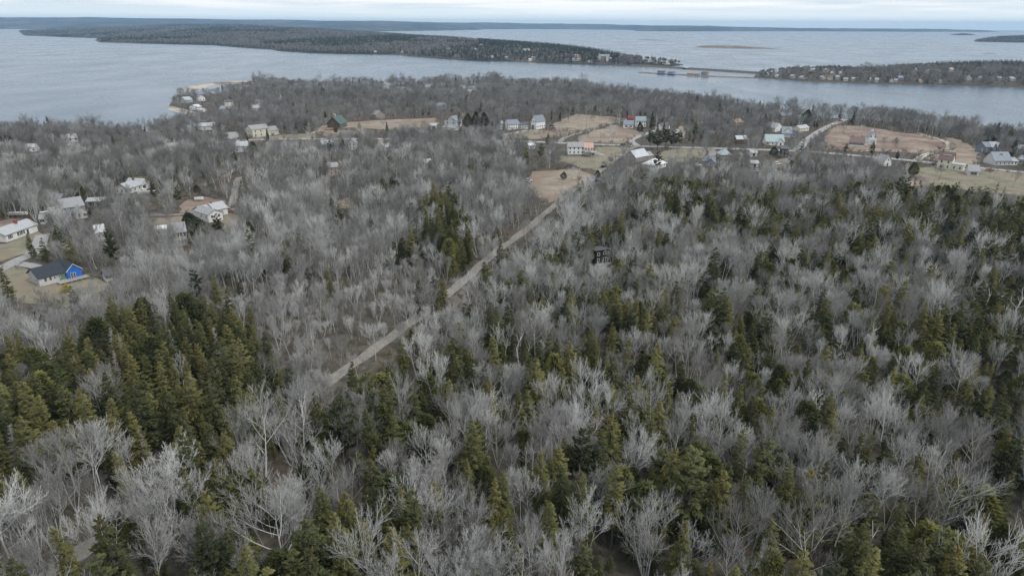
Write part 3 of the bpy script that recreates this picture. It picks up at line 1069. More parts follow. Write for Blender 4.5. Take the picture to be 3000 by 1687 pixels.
rows(h.root, 'f', x2, y2, 6.5, 6, 2, [1.8], w=0.9, h=1.2)
rows(h.root, 'l', x2, y2, 6.5, y - y2, 2, [1.6], w=0.8, h=1.1)

h = House('blue_wrapped_house', 'grey ranch house with navy roof and bright blue wrapped gable end', (118, 840), (197, 820), 8.6, box=(95, 782, 262, 850)).body(2.9, 2.3, 'x', 'w_lgrey', 'r_navy')
for u, w_, z in ((0.24, 0.8, 1.3), (0.42, 0.8, 1.3), (0.585, 0.55, 1.4), (0.635, 0.55, 1.4), (0.685, 0.55, 1.4), (0.735, 0.55, 1.4)):
    window(h.root, 'f', 0, 0, h.L, h.D, h.L * u, z, w_, 1.1 if w_ > .6 else 1.0)
window(h.root, 'f', 0, 0, h.L, h.D, h.L * 0.88, 0.4, 2.4, 2.1, pane='green_panel', name='porch_panel')
h.win('l', 2, [1.2], w=0.8, h=0.8)
x, y = h.L, -1.0
L_ = h.at(247, 813)[0] - h.L
block(h.root, x, y, L_, h.D + 2.0, 3.1, 2.1, 'y', 'w_lgrey', 'r_navy', prefix='wing_', wall_mat=M['tarp_blue'], over=0.3)
h.foot(x, y, L_, h.D)
gt = MB()
s = 2.1 / (L_ / 2)
for sg in (-1, 1):
    gt.prism([(x + L_ / 2, 5.2), (x + L_ / 2 + sg * (L_ / 2 + .3), 5.2 - s * (L_ / 2 + .3)), (x + L_ / 2 + sg * (L_ / 2 + .3), 5.42 - s * (L_ / 2 + .3)), (x + L_ / 2, 5.42)], y - 0.36, y - 0.31, 'y')
gt.build('gable_trim', M['trim'], h.root)
window(h.root, 'f', x, y, L_, 9, L_ * 0.33, 0.3, 0.75, 1.9, name='glass_door')
window(h.root, 'f', x, y, L_, 9, L_ * 0.45, 0.3, 0.75, 1.9, name='glass_door')
dk = MB()
dk.box(h.L * 0.55, x + L_ + 1, -4.0, -1.22, 0.45, 0.6)
for q in range(6):
    xx = h.L * 0.56 + q * (x + L_ - h.L * 0.55) / 5
    dk.box(xx, xx + 0.12, -3.98, -3.86, -0.3, 0.45)
dk.build('deck', M['deck'], h.root)
rl = MB()
for q in range(12):
    xx = h.L * 0.55 + q * (x + L_ + 0.9 - h.L * 0.55) / 11
    rl.box(xx, xx + 0.06, -3.95, -3.89, 0.6, 1.45)
rl.box(h.L * 0.55, x + L_ + 1, -3.96, -3.88, 1.45, 1.52)
rl.build('deck_railing', M['deck'], h.root)

for nm, lb, A, B, d, wh, rh, w_, r_, bx in [
    ('garden_shed', 'small grey shed with white end beyond the blue wrapped house', (312, 825), (330, 821), 3.2, 2.2, 1.4, 'w_lgrey', 'r_dark', (300, 802, 332, 828)),
    ('garden_shed', 'small pale gambrel shed behind the white ranch house', (119, 657), (133, 656), 3.6, 2.4, 1.4, 'w_lgrey', 'r_grey', (117, 643, 143, 658)),
    ('cottage', 'small white cottage with white roof half hidden by a tall pine', (285, 703), (312, 699), 6.0, 3.0, 2.2, 'w_white', 'r_white', (282, 678, 314, 702)),
    ('trailer_home', 'long narrow white roofed building deep in bare trees', (458, 690), (489, 687), 4.0, 2.6, 0.8, 'w_white', 'r_white', (470, 680, 486, 686)),
]:
    h = House(nm, lb, A, B, d, 'shed' if 'shed' in nm else 'house', box=bx).body(wh, rh, 'x', w_, r_)
    h.win('f', 2, [0.9], w=0.8, h=0.9)
h = House('cream_house', 'tall cream house with grey roof almost hidden by bare trees', (512, 722), (551, 717), 9.0, box=(540, 684, 553, 715)).body(5.4, 2.6, 'x', 'w_cream', 'r_grey')
h.win('f', 4, [0.9, 3.6], w=0.9, h=1.3)

# -- along the main road
h = House('cream_barn_house', 'tall cream clapboard building with grey roof behind a big bare tree', (742, 404), (790, 398), (728, 399), box=(726, 372, 816, 404)).body(5.8, 2.6, 'x', 'w_cream', 'r_grey')
h.win('f', 3, [0.9, 3.6], w=0.9, h=1.4).win('l', 3, [0.9, 3.6], w=0.9, h=1.4)
h.wing((790, 398), (814, 394), 8.5, 3.6, 2.6, 'x', 'w_cream', 'r_grey')

h = House('green_roof_barn', 'brown barn with dark green roof and small pink cupola in the long field', (996, 376), (1017, 370), (963, 374), 'barn', box=(960, 343, 1020, 377)).body(3.6, 5.2, 'x', 'w_brown', 'r_green', over=0.8)
h.win('f', 4, [1.4], w=1.4, h=1.2)
cp = MB(); cp.box(h.L * .3 - .7, h.L * .3 + .7, h.D / 2 - .7, h.D / 2 + .7, 8.4, 10.0)
cu = cp.build('cupola', M['w_pink'], h.roof)
cp = MB(); cp.add([(h.L * .3 - .9, h.D / 2 - .9, 10.0), (h.L * .3 + .9, h.D / 2 - .9, 10.0), (h.L * .3 + .9, h.D / 2 + .9, 10.0), (h.L * .3 - .9, h.D / 2 + .9, 10.0), (h.L * .3, h.D / 2, 11.2)], [(0, 1, 4), (1, 2, 4), (2, 3, 4), (3, 0, 4), (3, 2, 1, 0)])
cp.build('cupola_roof', M['r_pink'], cu)

h = House('grey_gable_house', 'tall pale grey gabled house left of the dark evergreen clump', (1303, 371), (1337, 373), 9.0, box=(1260, 335, 1345, 384)).body(5.0, 3.4, 'y', 'w_lgrey', 'r_slate')
h.win('f', 2, [2.8, 5.2], w=1.1, h=1.3).win('r', 3, [2.6], w=0.9, h=1.3)
h.wing((1296, 380), (1338, 382), 6.0, 2.4, 1.2, 'x', 'w_lgrey', 'r_grey', kind='shed')
h = House('small_garage', 'small pale garage left of the tall grey gabled house', (1262, 378), (1279, 378), 6.0, 'garage', box=(1260, 362, 1282, 379)).body(2.6, 1.4, 'x', 'w_lgrey', 'r_pale')
window(h.root, 'f', 0, 0, h.L, h.D, h.L / 2, 0.1, 2.4, 2.0, pane='shutter', name='garage_door')

h = House('white_barn', 'big white barn with slate roof at the end of the connected farmhouse', (1571, 380), (1597, 377), (1551, 378.5), 'barn', box=(1545, 350, 1600, 381)).body(6.2, 4.4, 'x', 'w_white', 'r_slate')
h.win('f', 5, [1.6], w=0.9, h=1.2)
h.win('l', 3, [5.6], w=0.7, h=1.2)
window(h.root, 'l', 0, 0, h.L, h.D, h.D * 0.62, 0.1, 2.4, 3.0, pane='glass', name='door')
h = House('white_farmhouse', 'white connected farmhouse with dark roofed ell beside the big white barn', (1490, 381.5), (1522, 379), 8.0, box=(1463, 355, 1552, 384)).body(4.4, 3.0, 'x', 'w_white', 'r_slate')
h.win('f', 5, [0.9, 3.0], w=0.8, h=1.3).win('l', 2, [0.9, 3.0], w=0.8, h=1.3)
x, y, L_, D_ = h.wing((1522, 379), (1550, 377.5), 6.5, 3.0, 2.0, 'x', 'w_white', 'r_dark')
h.win('f', 6, [0.9], at=(x, y, L_, D_), w=0.8, h=1.2)
x, y, L_, D_ = h.wing((1466, 380), (1484, 381), 6.5, 4.6, 2.0, 'x', 'w_lgrey', 'r_grey')
h.win('f', 3, [0.9, 2.9], at=(x, y, L_, D_), w=0.7, h=1.2)

h = House('white_double_house', 'white two-storey house with grey roof and pink roofed end by the crossroads', (1664, 453), (1712, 453), 8.5, box=(1662, 424, 1745, 464)).body(5.0, 2.4, 'x', 'w_white', 'r_grey')
h.win('f', 4, [0.9, 3.3], w=0.9, h=1.3)
x, y, L_, D_ = h.wing((1712, 453.6), (1736, 452), 8.0, 4.6, 2.6, 'x', 'w_white', 'r_pink')
h.win('f', 3, [2.9], at=(x, y, L_, D_), w=0.8, h=1.2)
h.win('r', 2, [2.9], at=(x, y, L_, D_), w=0.8, h=1.2)
dk = MB(); dk.box(x, x + L_ + 2, y - 5, y - 0.02, 2.2, 2.4)
for q in range(5):
    dk.box(x + q * (L_ + 1.8) / 4, x + q * (L_ + 1.8) / 4 + .18, y - 4.95, y - 4.77, -.3, 2.2)
dk.box(x, x + L_ + 2, y - 5, y - 4.9, 3.2, 3.32)
dk.build('deck', M['deck'], h.root)

h = House('grey_cottage', 'grey shingled cottage with pale metal roof right of the gravel lane', (1862, 477), (1899, 469), 8.5, box=(1850, 443, 1908, 480)).body(3.2, 3.6, 'x', 'w_shingle', 'r_metal')
h.win('f', 3, [0.8], w=1.0, h=1.3).win('l', 2, [0.8, 3.2], w=0.9, h=1.1)
h.wing((1896, 470), (1910, 466), 6.0, 2.6, 2.0, 'x', 'w_shingle', 'r_grey')
h = House('white_hip_house', 'small white house with bright white hipped roof beside a dark pine', (1920, 498), (1951, 489), 9.0, box=(1906, 468, 1956, 500)).body(2.9, 2.6, kind='hip', wall='w_white', roof='r_white', over=0.7)
h.win('f', 3, [1.0], w=0.9, h=1.3)

h = House('slate_roof_house', 'white low house with slate roof and tall wing left of a dark cedar', (1827, 375.5), (1855, 376), 8.5, box=(1824, 348, 1892, 378)).body(3.0, 2.8, 'x', 'w_white', 'r_slate')
h.win('f', 2, [0.8], w=2.0, h=1.3).win('r', 2, [0.9], w=0.8, h=1.2)
x, y, L_, D_ = h.wing((1862, 372), (1889, 369), 9.0, 4.8, 3.0, 'x', 'w_white', 'r_steel')
h.win('f', 4, [0.9, 3.0], at=(x, y, L_, D_), w=0.8, h=1.2)
h = House('red_barn', 'small dark red barn behind the white slate roofed house', (1840, 361), (1855, 361), 7.0, 'barn', box=(1838, 349, 1856, 361)).body(3.8, 2.2, 'x', 'w_red', 'r_red')
h.win('f', 2, [0.2], w=2.0, h=2.4, name='barn_door', pane='w_red', trim='w_red')
h = House('white_garage', 'white garage end among the evergreens right of the dark cedar', (1940, 384), (1962, 379), 6.0, 'garage', box=(1936, 372, 1966, 386)).body(3.0, 2.4, 'x', 'w_white', 'r_dark')
h.win('r', 1, [1.0], w=1.0, h=1.2)

# -- right of the crossroads
h = House('grey_barn_shed', 'dark weathered shed with long pale roof behind the main road', (2157, 423), (2187, 423), 6.5, 'shed', box=(2150, 403, 2190, 425)).body(3.6, 2.0, 'x', 'w_brown', 'r_metal')
h.win('f', 3, [0.2], w=2.0, h=2.2, name='door', pane='w_brown', trim='w_brown')
h = House('pale_roof_house', 'white cape house with large pale blue-green roof and red door', (2243, 426), (2296, 427), 9.5, box=(2238, 398, 2300, 428)).body(2.8, 4.2, 'x', 'w_white', 'r_bluegreen')
h.win('f', 4, [0.8], w=0.8, h=1.2)
window(h.root, 'f', 0, 0, h.L, h.D, h.L * 0.06, 0.1, 0.7, 2.1, pane='door_red', name='door')
x, y, L_, D_ = 0.62 * h.L, -1.6, 4.0, 5.0
block(h.root, x, y, L_, D_, 2.8, 2.2, 'y', 'w_white', 'r_bluegreen', prefix='wing_')
window(h.root, 'f', x, y, L_, D_, L_ * .5, 0.1, 1.0, 2.1, pane='shutter', name='door')
h = House('dark_grey_house', 'dark grey gabled house with double garage door beside the village road', (2290, 402), (2318, 403), 9.0, box=(2286, 370, 2334, 404)).body(3.0, 4.2, 'x', 'w_blue', 'r_steel')
window(h.root, 'f', 0, 0, h.L, h.D, h.L * 0.5, 0.1, h.L * 0.62, 2.3, pane='door_grey', name='garage_door')
x, y, L_, D_ = h.wing((2319, 402), (2331, 402), 6.0, 2.8, 2.4, 'y', 'w_blue', 'r_steel')
window(h.root, 'f', x, y, L_, D_, L_ / 2, 1.0, 1.4, 1.2)
block(h.root, h.L * .3, 1.0, 4.2, 4.0, 5.2, 1.8, 'y', 'w_white', 'r_steel', prefix='dormer_')
h = House('white_gable_house', 'white gabled house left of the dark grey garage house', (2270, 388), (2291, 383), 8.0, box=(2268, 364, 2292, 388)).body(3.2, 3.2, 'y', 'w_white', 'r_grey')
h.win('f', 2, [0.9], w=0.8, h=1.2)
h = House('cream_cottage', 'cream cottage at the far end of the village road', (2342, 387), (2369, 384), 6.5, box=(2340, 372, 2372, 388)).body(2.7, 1.8, 'x', 'w_cream', 'r_pale')
h.win('f', 3, [0.9], w=0.8, h=1.1)
h = House('red_roof_cabin', 'cabin with pinkish tan roof among bare trees above the main road', (2155, 369), (2177, 367), 8.0, box=(2150, 355, 2180, 370)).body(2.6, 2.4, 'x', 'w_tan', 'r_tan')
h.win('f', 2, [0.9], w=0.9, h=1.1)
h = House('blue_grey_bungalow', 'small blue-grey bungalow with white trimmed gable below the main road', (2057, 484), (2091, 487), 6.5, box=(2050, 460, 2096, 490)).body(2.8, 2.2, 'x', 'w_blue', 'r_slate')
h.win('f', 2, [0.9], w=0.9, h=1.2)
x, y, L_, D_ = h.L * .42, -1.5, 4.6, 4.5
block(h.root, x, y, L_, D_, 2.6, 2.0, 'y', 'w_blue', 'r_slate', prefix='wing_')
window(h.root, 'f', x, y, L_, D_, L_ / 2, 0.9, 1.0, 1.2)
h = House('blue_roof_house', 'low house with blue-grey hipped roof under bare trees by the main road', (2112, 465), (2143, 465), 9.0, box=(2108, 440, 2146, 466)).body(2.7, 2.8, kind='hip', wall='w_shingle', roof='r_bluegreen')
h.win('f', 3, [0.9], w=0.9, h=1.1)
h = House('black_house', 'tall black house with white trimmed windows at the road junction', (2286, 462), (2307, 463), 7.5, box=(2250, 440, 2312, 466)).body(5.6, 0.9, 'x', 'w_black', 'r_dark', kind='shed')
h.win('f', 2, [0.9, 3.4], w=1.0, h=1.3)
h.win('r', 2, [0.9, 3.4], w=0.9, h=1.3)
for A, B, lb, w_, r_, bx in [((2200, 491), (2221, 491), 'small pale roofed shed in the yard below the black house', 'w_lgrey', 'r_pale', (2198, 478, 2224, 492)),
                             ((2199, 459), (2217, 459), 'small pale shed just below the main road left of the black house', 'w_lgrey', 'r_pale', (2196, 446, 2220, 460))]:
    h = House('yard_shed', lb, A, B, 5.0, 'shed', box=bx).body(2.5, 1.3, 'x', w_, r_)
    h.win('f', 1, [0.2], w=1.6, h=1.9, name='door', pane='shutter')

h = House('white_cape_house', 'white cape with brown roof standing in the reddish field', (2487, 427), (2530, 430), 8.0, box=(2484, 396, 2532, 432)).body(2.9, 3.0, 'x', 'w_white', 'r_brown')
h.win('f', 6, [0.9], w=0.8, h=1.3, shutters=True)
chimney(h.root, h.roof, h.L * .15, h.D * .5, 5.0, 7.0, .7); chimney(h.root, h.roof, h.L * .8, h.D * .55, 5.0, 7.0, .7)
h.wing((2530, 427), (2543, 425), 5.0, 2.6, 1.8, 'x', 'w_white', 'r_grey')
h = House('white_cupola_barn', 'white barn with cupola beside the brown roofed cape', (2542, 422), (2566, 423), 10.0, 'barn', box=(2536, 386, 2572, 424)).body(4.6, 4.0, 'y', 'w_white', 'r_grey')
h.win('f', 2, [4.6], w=0.8, h=1.3)
window(h.root, 'f', 0, 0, h.L, h.D, h.L * 0.55, 0.1, 3.4, 3.0, pane='door_grey', name='barn_door')
cp = MB(); cp.box(h.L / 2 - .6, h.L / 2 + .6, h.D * .5 - .6, h.D * .5 + .6, 8.2, 9.8)
cu = cp.build('cupola', M['w_white'], h.roof)
cp = MB(); a, b_ = h.L / 2, h.D * .5
cp.add([(a - .75, b_ - .75, 9.8), (a + .75, b_ - .75, 9.8), (a + .75, b_ + .75, 9.8), (a - .75, b_ + .75, 9.8), (a, b_, 10.7)], [(0, 1, 4), (1, 2, 4), (2, 3, 4), (3, 0, 4), (3, 2, 1, 0)])
cp.build('cupola_roof', M['r_grey'], cu)

h = House('cream_farmhouse', 'large cream house with brown roof and long white dormer by the right lawn', (2744, 493), (2784, 498), (2711, 484), box=(2706, 444, 2808, 502)).body(5.8, 4.0, 'x', 'w_cream', 'r_brown')
h.win('f', 2, [3.6], w=0.9, h=1.4); h.win('f', 2, [0.9], w=1.0, h=1.4)
h.win('l', 2, [0.9, 3.4], w=0.9, h=1.4)
window(h.root, 'l', 0, 0, h.L, h.D, h.D * .5, 6.4, .9, 1.1)
dm = MB(); dm.box(h.L * .2, h.L * .82, 1.6, h.D * .5, 6.2, 8.6)
do = dm.build('dormer_wall', M['trim'], h.roof)
dm = MB(); dm.box(h.L * .18, h.L * .84, 1.3, h.D * .5 + .2, 8.6, 8.8)
dm.build('dormer_roof', M['r_brown'], h.roof)
for k in range(4):
    window(h.root, 'f', h.L * .2, 1.6, h.L * .62, 4, h.L * .62 * (k + .5) / 4, 7.1, .9, 1.0)
chimney(h.root, h.roof, .8, h.D * .5, 8.5, 11.4, .9)
x, y, L_, D_ = h.L, 0.3, 6.2, 6.0
block(h.root, x, y, L_, D_, 3.4, 1.0, 'x', 'w_cream', 'r_pale', kind='flat', prefix='wing_')
h.foot(x, y, L_, D_)
rows(h.root, 'f', x, y, L_, D_, 2, [0.9], w=.9, h=1.5)
h = House('grey_garage', 'grey roofed garage right of the large cream house', (2836, 514), (2867, 516), 9.0, 'garage', box=(2832, 486, 2870, 517)).body(2.6, 2.8, 'x', 'w_lgrey', 'r_grey')
window(h.root, 'f', 0, 0, h.L, h.D, h.L * .5, .5, h.L * .6, 1.4, pane='glass')
h = House('slate_blue_house', 'blue-grey roofed house with white trim right of the hedged road', (2911, 485), (2960, 485), 10.0, box=(2902, 444, 2964, 488)).body(3.0, 4.4, 'x', 'w_lgrey', 'r_steel')
h.win('f', 4, [0.9], w=.8, h=1.0)
block(h.root, h.L * .32, 3.2, h.L * .36, 4.4, 5.0, 1.8, 'y', 'w_lgrey', 'r_steel', prefix='dormer_')
x, y, L_, D_ = h.L, 0.4, 4.4, 7.0
block(h.root, x, y, L_, D_, 2.6, 1.6, 'x', 'w_white', 'r_pale', prefix='wing_')
rows(h.root, 'f', x, y, L_, D_, 2, [.8], w=.9, h=1.2)
h = House('dark_blue_house', 'dark blue house with white trimmed double gable near the right shore trees', (2884, 450), (2922, 449), 8.5, box=(2866, 420, 2926, 452)).body(4.4, 2.6, 'x', 'w_dblue', 'r_slate')
h.win('f', 4, [0.9, 3.0], w=.8, h=1.1)
for fr in (.42, .72):
    block(h.root, h.L * fr, -1.4, h.L * .26, 5, 4.8, 2.4, 'y', 'w_dblue', 'r_white', prefix='wing_')
    rows(h.root, 'f', h.L * fr, -1.4, h.L * .26, 5, 1, [3.4], w=1.2, h=1.1)
h = House('grey_roof_cottage', 'small white cottage with grey roof below the reddish field', (2588, 488), (2610, 487), 7.0, box=(2580, 456, 2612, 490)).body(3.0, 3.4, 'y', 'w_white', 'r_grey')
window(h.root, 'f', 0, 0, h.L, h.D, h.L * .5, .1, 1.0, 2.0, pane='glass', name='door')
h.win('f', 1, [3.4], w=.8, h=1.0)

h = House('black_woods_house', 'black square house with white framed windows alone in the woods', (1744, 776), (1785, 770), 6.5, box=(1742, 744, 1786, 774)).body(5.2, -0.9, 'x', 'w_black', 'r_dark', kind='shed', over=0.4)
for u, z, w_, h_ in ((.2, 3.4, .8, .9), (.2, 1.2, .8, .9), (.62, 3.6, .8, .8), (.84, 3.6, .8, .8), (.62, 0.3, .9, 2.0), (.80, .7, 1.0, 1.3)):
    window(h.root, 'f', 0, 0, h.L, h.D, h.L * u, z, w_, h_)
dk = MB(); dk.box(0, h.L, -2.2, -.02, .15, .3); dk.build('deck', M['deck'], h.root)

# -- houses glimpsed among the trees: base left, base right, depth, wall, rise, ridge, colours
for A, B, d, wh, rh, rd, w_, r_, lb in [
    ((76, 446), (107, 445), 6, 3.0, 1.8, 'x', 'w_white', 'r_pale', 'white gazebo-like house at the left edge below the bay'),
    ((188, 427), (232, 423), 9, 4.6, 2.2, 'x', 'w_white', 'r_pale', 'white two-storey house among bare trees on the left slope'),
    ((484, 442), (521, 440), 7, 2.8, 1.6, 'x', 'w_lgrey', 'r_grey', 'low grey house under bare trees left of the main road bend'),
    ((686, 447), (728, 445), 8, 4.0, 2.4, 'x', 'w_lgrey', 'r_pale', 'pale house with many white windows behind birch trunks'),
    ((946, 437), (976, 434), 7, 3.2, 2.2, 'x', 'w_blue', 'r_pale', 'pale blue house behind birch trunks below the long field'),
    ((1022, 440), (1042, 440), 7, 4.6, 2.6, 'y', 'w_lgrey', 'r_grey', 'narrow grey gabled house below the long field'),
    ((962, 516), (1003, 513), 8, 4.8, 1.8, 'x', 'w_pink', 'r_grey', 'dull pinkish house with grey roof in the leafless wood'),
    ((1128, 444), (1150, 440), 6, 2.8, 1.8, 'x', 'w_white', 'r_white', 'small white roofed shed in trees below the main road'),
    ((1246, 492), (1268, 489), 6, 2.8, 1.6, 'x', 'w_white', 'r_white', 'small white building deep in the grey wood'),
    ((1550, 437), (1568, 436), 5, 2.4, 1.2, 'x', 'w_lgrey', 'r_white', 'small white roofed shed between two pines by the main road'),
    ((568, 384), (632, 380), 8, 3.2, 2.0, 'x', 'w_lgrey', 'r_pale', 'pale house beneath bare trees on the slope above the bay'),
    ((1102, 350), (1128, 348), 8, 4.0, 3.0, 'y', 'w_shingle', 'r_grey', 'shingled gabled house at the edge of the wood behind the long field'),
    ((1280, 323), (1308, 321), 8, 3.8, 2.6, 'x', 'w_blue', 'r_slate', 'blue-grey house in the wood above the tall grey gabled house'),
    ((1120, 262), (1146, 262), 8, 4.4, 3.0, 'y', 'w_white', 'r_grey', 'white gabled house on the wooded ridge, left of its neighbours'),
    ((1165, 272), (1190, 271), 8, 4.2, 2.8, 'x', 'w_white', 'r_slate', 'white slate roofed house on the wooded ridge'),
    ((1198, 274), (1212, 273), 7, 3.8, 2.6, 'y', 'w_white', 'r_grey', 'narrow white house end on the wooded ridge'),
    ((1355, 268), (1372, 266), 8, 4.2, 3.0, 'y', 'w_lgrey', 'r_pale', 'pale gabled house on the ridge before the bay'),
    ((1376, 268), (1398, 267), 8, 3.8, 2.6, 'x', 'w_white', 'r_slate', 'white house with dark roof on the ridge before the bay'),
    ((1372, 276), (1384, 275), 6, 3.2, 2.0, 'x', 'w_white', 'r_white', 'small white outbuilding on the ridge before the bay'),
    ((1240, 262), (1268, 261), 8, 3.2, 2.0, 'x', 'w_lgrey', 'r_pale', 'low pale house on the ridge between two groups of houses'),
    ((528, 304), (546, 303), 8, 5.0, 2.8, 'y', 'w_lgrey', 'r_pale', 'tall pale house nearest the tip of the wooded point'),
    ((582, 297), (602, 296), 8, 4.2, 2.6, 'y', 'w_white', 'r_slate', 'white house in the middle of the wooded point'),
    ((574, 286), (596, 285), 8, 3.8, 2.6, 'x', 'w_blue', 'r_slate', 'blue-grey house on the lagoon side of the point'),
    ((556, 324), (578, 322), 8, 3.6, 2.2, 'y', 'w_white', 'r_white', 'white house above the shingle bank of the point'),
    ((582, 331), (596, 330), 6, 2.8, 1.6, 'x', 'w_white', 'r_pale', 'small white boathouse above the cove'),
    ((644, 331), (672, 329), 8, 3.6, 2.8, 'x', 'w_blue', 'r_steel', 'slate blue house at the back of the cove'),
    ((661, 311), (686, 310), 8, 4.4, 1.4, 'x', 'w_cream', 'r_dark', 'cream flat roofed house behind the cove'),
    ((742, 328), (764, 327), 8, 3.4, 2.6, 'x', 'w_lgrey', 'r_pale', 'pale roofed house in the woods right of the cove'),
    ((814, 295), (832, 294), 8, 4.6, 3.4, 'y', 'w_white', 'r_grey', 'white gabled house alone in the woods behind the cove'),
    ((752, 307), (768, 306), 6, 3.0, 2.0, 'x', 'w_lgrey', 'r_grey', 'grey cabin in the woods right of the cove'),
    ((2350, 341), (2376, 341), 8, 3.0, 2.2, 'x', 'w_lgrey', 'r_slate', 'grey house by the water just right of the dark rounded evergreen'),
    ((2282, 330), (2300, 330), 7, 3.0, 1.8, 'x', 'w_white', 'r_grey', 'white house by the shore left of the dark rounded evergreen'),
    ((2290, 350), (2320, 349), 8, 3.2, 2.4, 'x', 'w_shingle', 'r_slate', 'slate roofed house among trees behind the village road'),
    ((2978, 448), (3000, 450), 7, 3.0, 2.0, 'x', 'w_white', 'r_pale', 'white house cut off by the right edge of the view'),
    ((2980, 480), (3010, 484), 7, 3.0, 2.0, 'x', 'w_lgrey', 'r_pale', 'pale roofed house at the right edge beside the road'),
    ((1978, 432 - 30), (1992, 401), 6, 3.0, 2.0, 'x', 'w_shingle', 'r_grey', 'small grey cabin in the trees above the main road'),
]:
    x0 = min(A[0], B[0]) - 2
    h = House('wooded_house' if 'shed' not in lb and 'boathouse' not in lb else 'wooded_shed', lb, A, B, d, 'shed' if 'shed' in lb else 'house',
              box=(x0 + (B[0] - A[0]) * .3, A[1] - (wh + rh) * 2000 / max(200, np.hypot(*G(*A)[:2])) * 0.95, B[0] - (B[0] - A[0]) * .2, A[1] - 3)).body(wh, rh, rd, w_, r_)
    h.win('f', 3 if h.L > 9 else 2, [0.9, 3.0] if wh > 4.3 else [0.9], w=0.9, h=1.2)

# -- villages across the water: many small houses, each a thing of its own
FARH = [(1627, 174), (1662, 180, 1), (1688, 180, 3, 2.2), (1686, 168, 4), (1721, 167, 2, 1.5), (1727, 185, 1), (1785, 177, 3), (1811, 176, 4), (1845, 181, 1, 1.2), (1900, 184, 2), (1917, 188, 1, .8), (1907, 183, 1, .8),
        (1957, 190, 1, 1.4), (1966, 186, 5), (1977, 187, 5), (1934, 186, 4), (1337, 168, 7, 1.6), (1444, 170, 1), (1483, 174, 3), (1554, 180.5, 6), (1537, 150, 1), (1549, 149, 2), (1414, 173, 5), (1301, 135, 1), (1292, 138, 1),
        (1323, 138, 1), (1257, 147, 3), (1299, 146, 1, 1.4), (1315, 146, 3), (1394, 149, 3), (1408, 136, 3), (1268, 135, 3), (1546, 167, 3), (1563, 174, 3), (1175, 158, 3), (1100, 156, 1), (1160, 157, 4)]
FARH_C = [(2217, 225, 1), (2245, 224, 3), (2242, 216, 4, 1.7), (2273, 216, 1, 1.6), (2276, 228, 1), (2301, 230, 3, 1.3), (2318, 231, 3), (2346, 233, 3, 1.3), (2377, 233, 3, 1.3), (2413, 234, 3), (2433, 234, 2, 1.3), (2453, 234, 3), (2476, 238, 1, 1.2),
          (2501, 238, 3), (2374, 218, 5, 1.4), (2380, 211, 3, 1.3), (2417, 213, 2, 1.4), (2430, 216, 1), (2456, 213, 5, 1.4), (2438, 220, 3, 1.3), (2461, 219, 3), (2546, 240, 3), (2568, 242, 3), (2542, 233, 1, 1.6), (2556, 227, 1, 1.6), (2580, 223, 1),
          (2612, 243, 1), (2623, 241, 1), (2639, 236, 8, 1.6), (2699, 244, 4), (2737, 244, 2, 1.2), (2755, 244, 1, .9), (2788, 240, 3, 1.4), (2839, 236, 1, 1.5), (2869, 236, 3), (2928, 237, 3, 1.2), (2949, 238, 1), (2968, 238, 1, 1.4),
          (2751, 214, 2, 1.3), (2713, 216, 1), (2788, 212, 4, 1.4), (2864, 208, 3, 1.2), (2898, 210, 3), (2994, 240, 4), (2678, 211, 1, 1.2), (2662, 209, 3)]
PAL = {0: ('w_shingle', 'r_dark', 'weathered brown'), 1: ('w_weathered', 'r_grey', 'whitish'), 2: ('w_cream', 'r_brown', 'cream'), 3: ('w_grey', 'r_grey', 'grey'), 4: ('w_tan', 'r_tan', 'tan'), 5: ('w_brown', 'r_dark', 'brown'),
       6: ('w_yellow', 'r_pale', 'yellow'), 7: ('w_pink', 'r_brown', 'pinkish'), 8: ('w_dblue', 'r_slate', 'dark blue')}
ORD = ['first', 'second', 'third', 'fourth', 'fifth', 'sixth', 'seventh', 'eighth', 'ninth', 'tenth', 'eleventh', 'twelfth', 'thirteenth', 'fourteenth', 'fifteenth', 'sixteenth', 'seventeenth', 'eighteenth', 'nineteenth', 'twentieth', 'twenty-first', 'twenty-second', 'twenty-third', 'twenty-fourth', 'twenty-fifth']
_t = ['', '', 'twenty', 'thirty', 'forty', 'fifty', 'sixty']
ORD = ORD[:19] + [w for a in range(2, 7) for w in [{2: 'twentieth', 3: 'thirtieth', 4: 'fortieth', 5: 'fiftieth', 6: 'sixtieth'}[a]] + [_t[a] + '-' + o for o in ORD[:9]]]
for lst, where, grp in ((FARH, 'on the far wooded peninsula', 'houses on the far peninsula'), (FARH_C, 'in the village across the water', 'houses of the village across the water')):
    count = {}
    for ei, e in enumerate(sorted(lst)):
        if ei % 4 == 1:
            continue
        x, y = e[0], e[1]
        c = e[2] if len(e) > 2 else 3
        if c == 1 and int(x) % 3 == 0:
            c = 0
        s = e[3] if len(e) > 3 else 1.0
        w_, r_, word = PAL[c]
        count[c] = count.get(c, 0) + 1
        dist = np.hypot(*G(x, y)[:2])
        rr = random.Random(x * 7 + 3)
        hw = (3.4 if dist < 1700 else 4.4) * s * 2000 / dist
        dy = rr.uniform(-0.5, 0.5)
        h = House('village_house', '%s house, %s %s one from the left %s' % (word, ORD[count[c] - 1], word, where), (x - hw, y + dy), (x + hw, y - dy), 7.5 * min(s, 1.3), box=(x - hw - 1, y - 9 * s * 2000 / dist, x + hw + 1, y + 1), group=grp)
        h.body(rr.uniform(2.8, 4.6), rr.uniform(2.0, 3.2), rr.choice('xxy'), w_, r_)
        h.win('f', 3, [1.0, 3.2] if h.wh > 4.3 else [1.0], w=1.0, h=1.2)
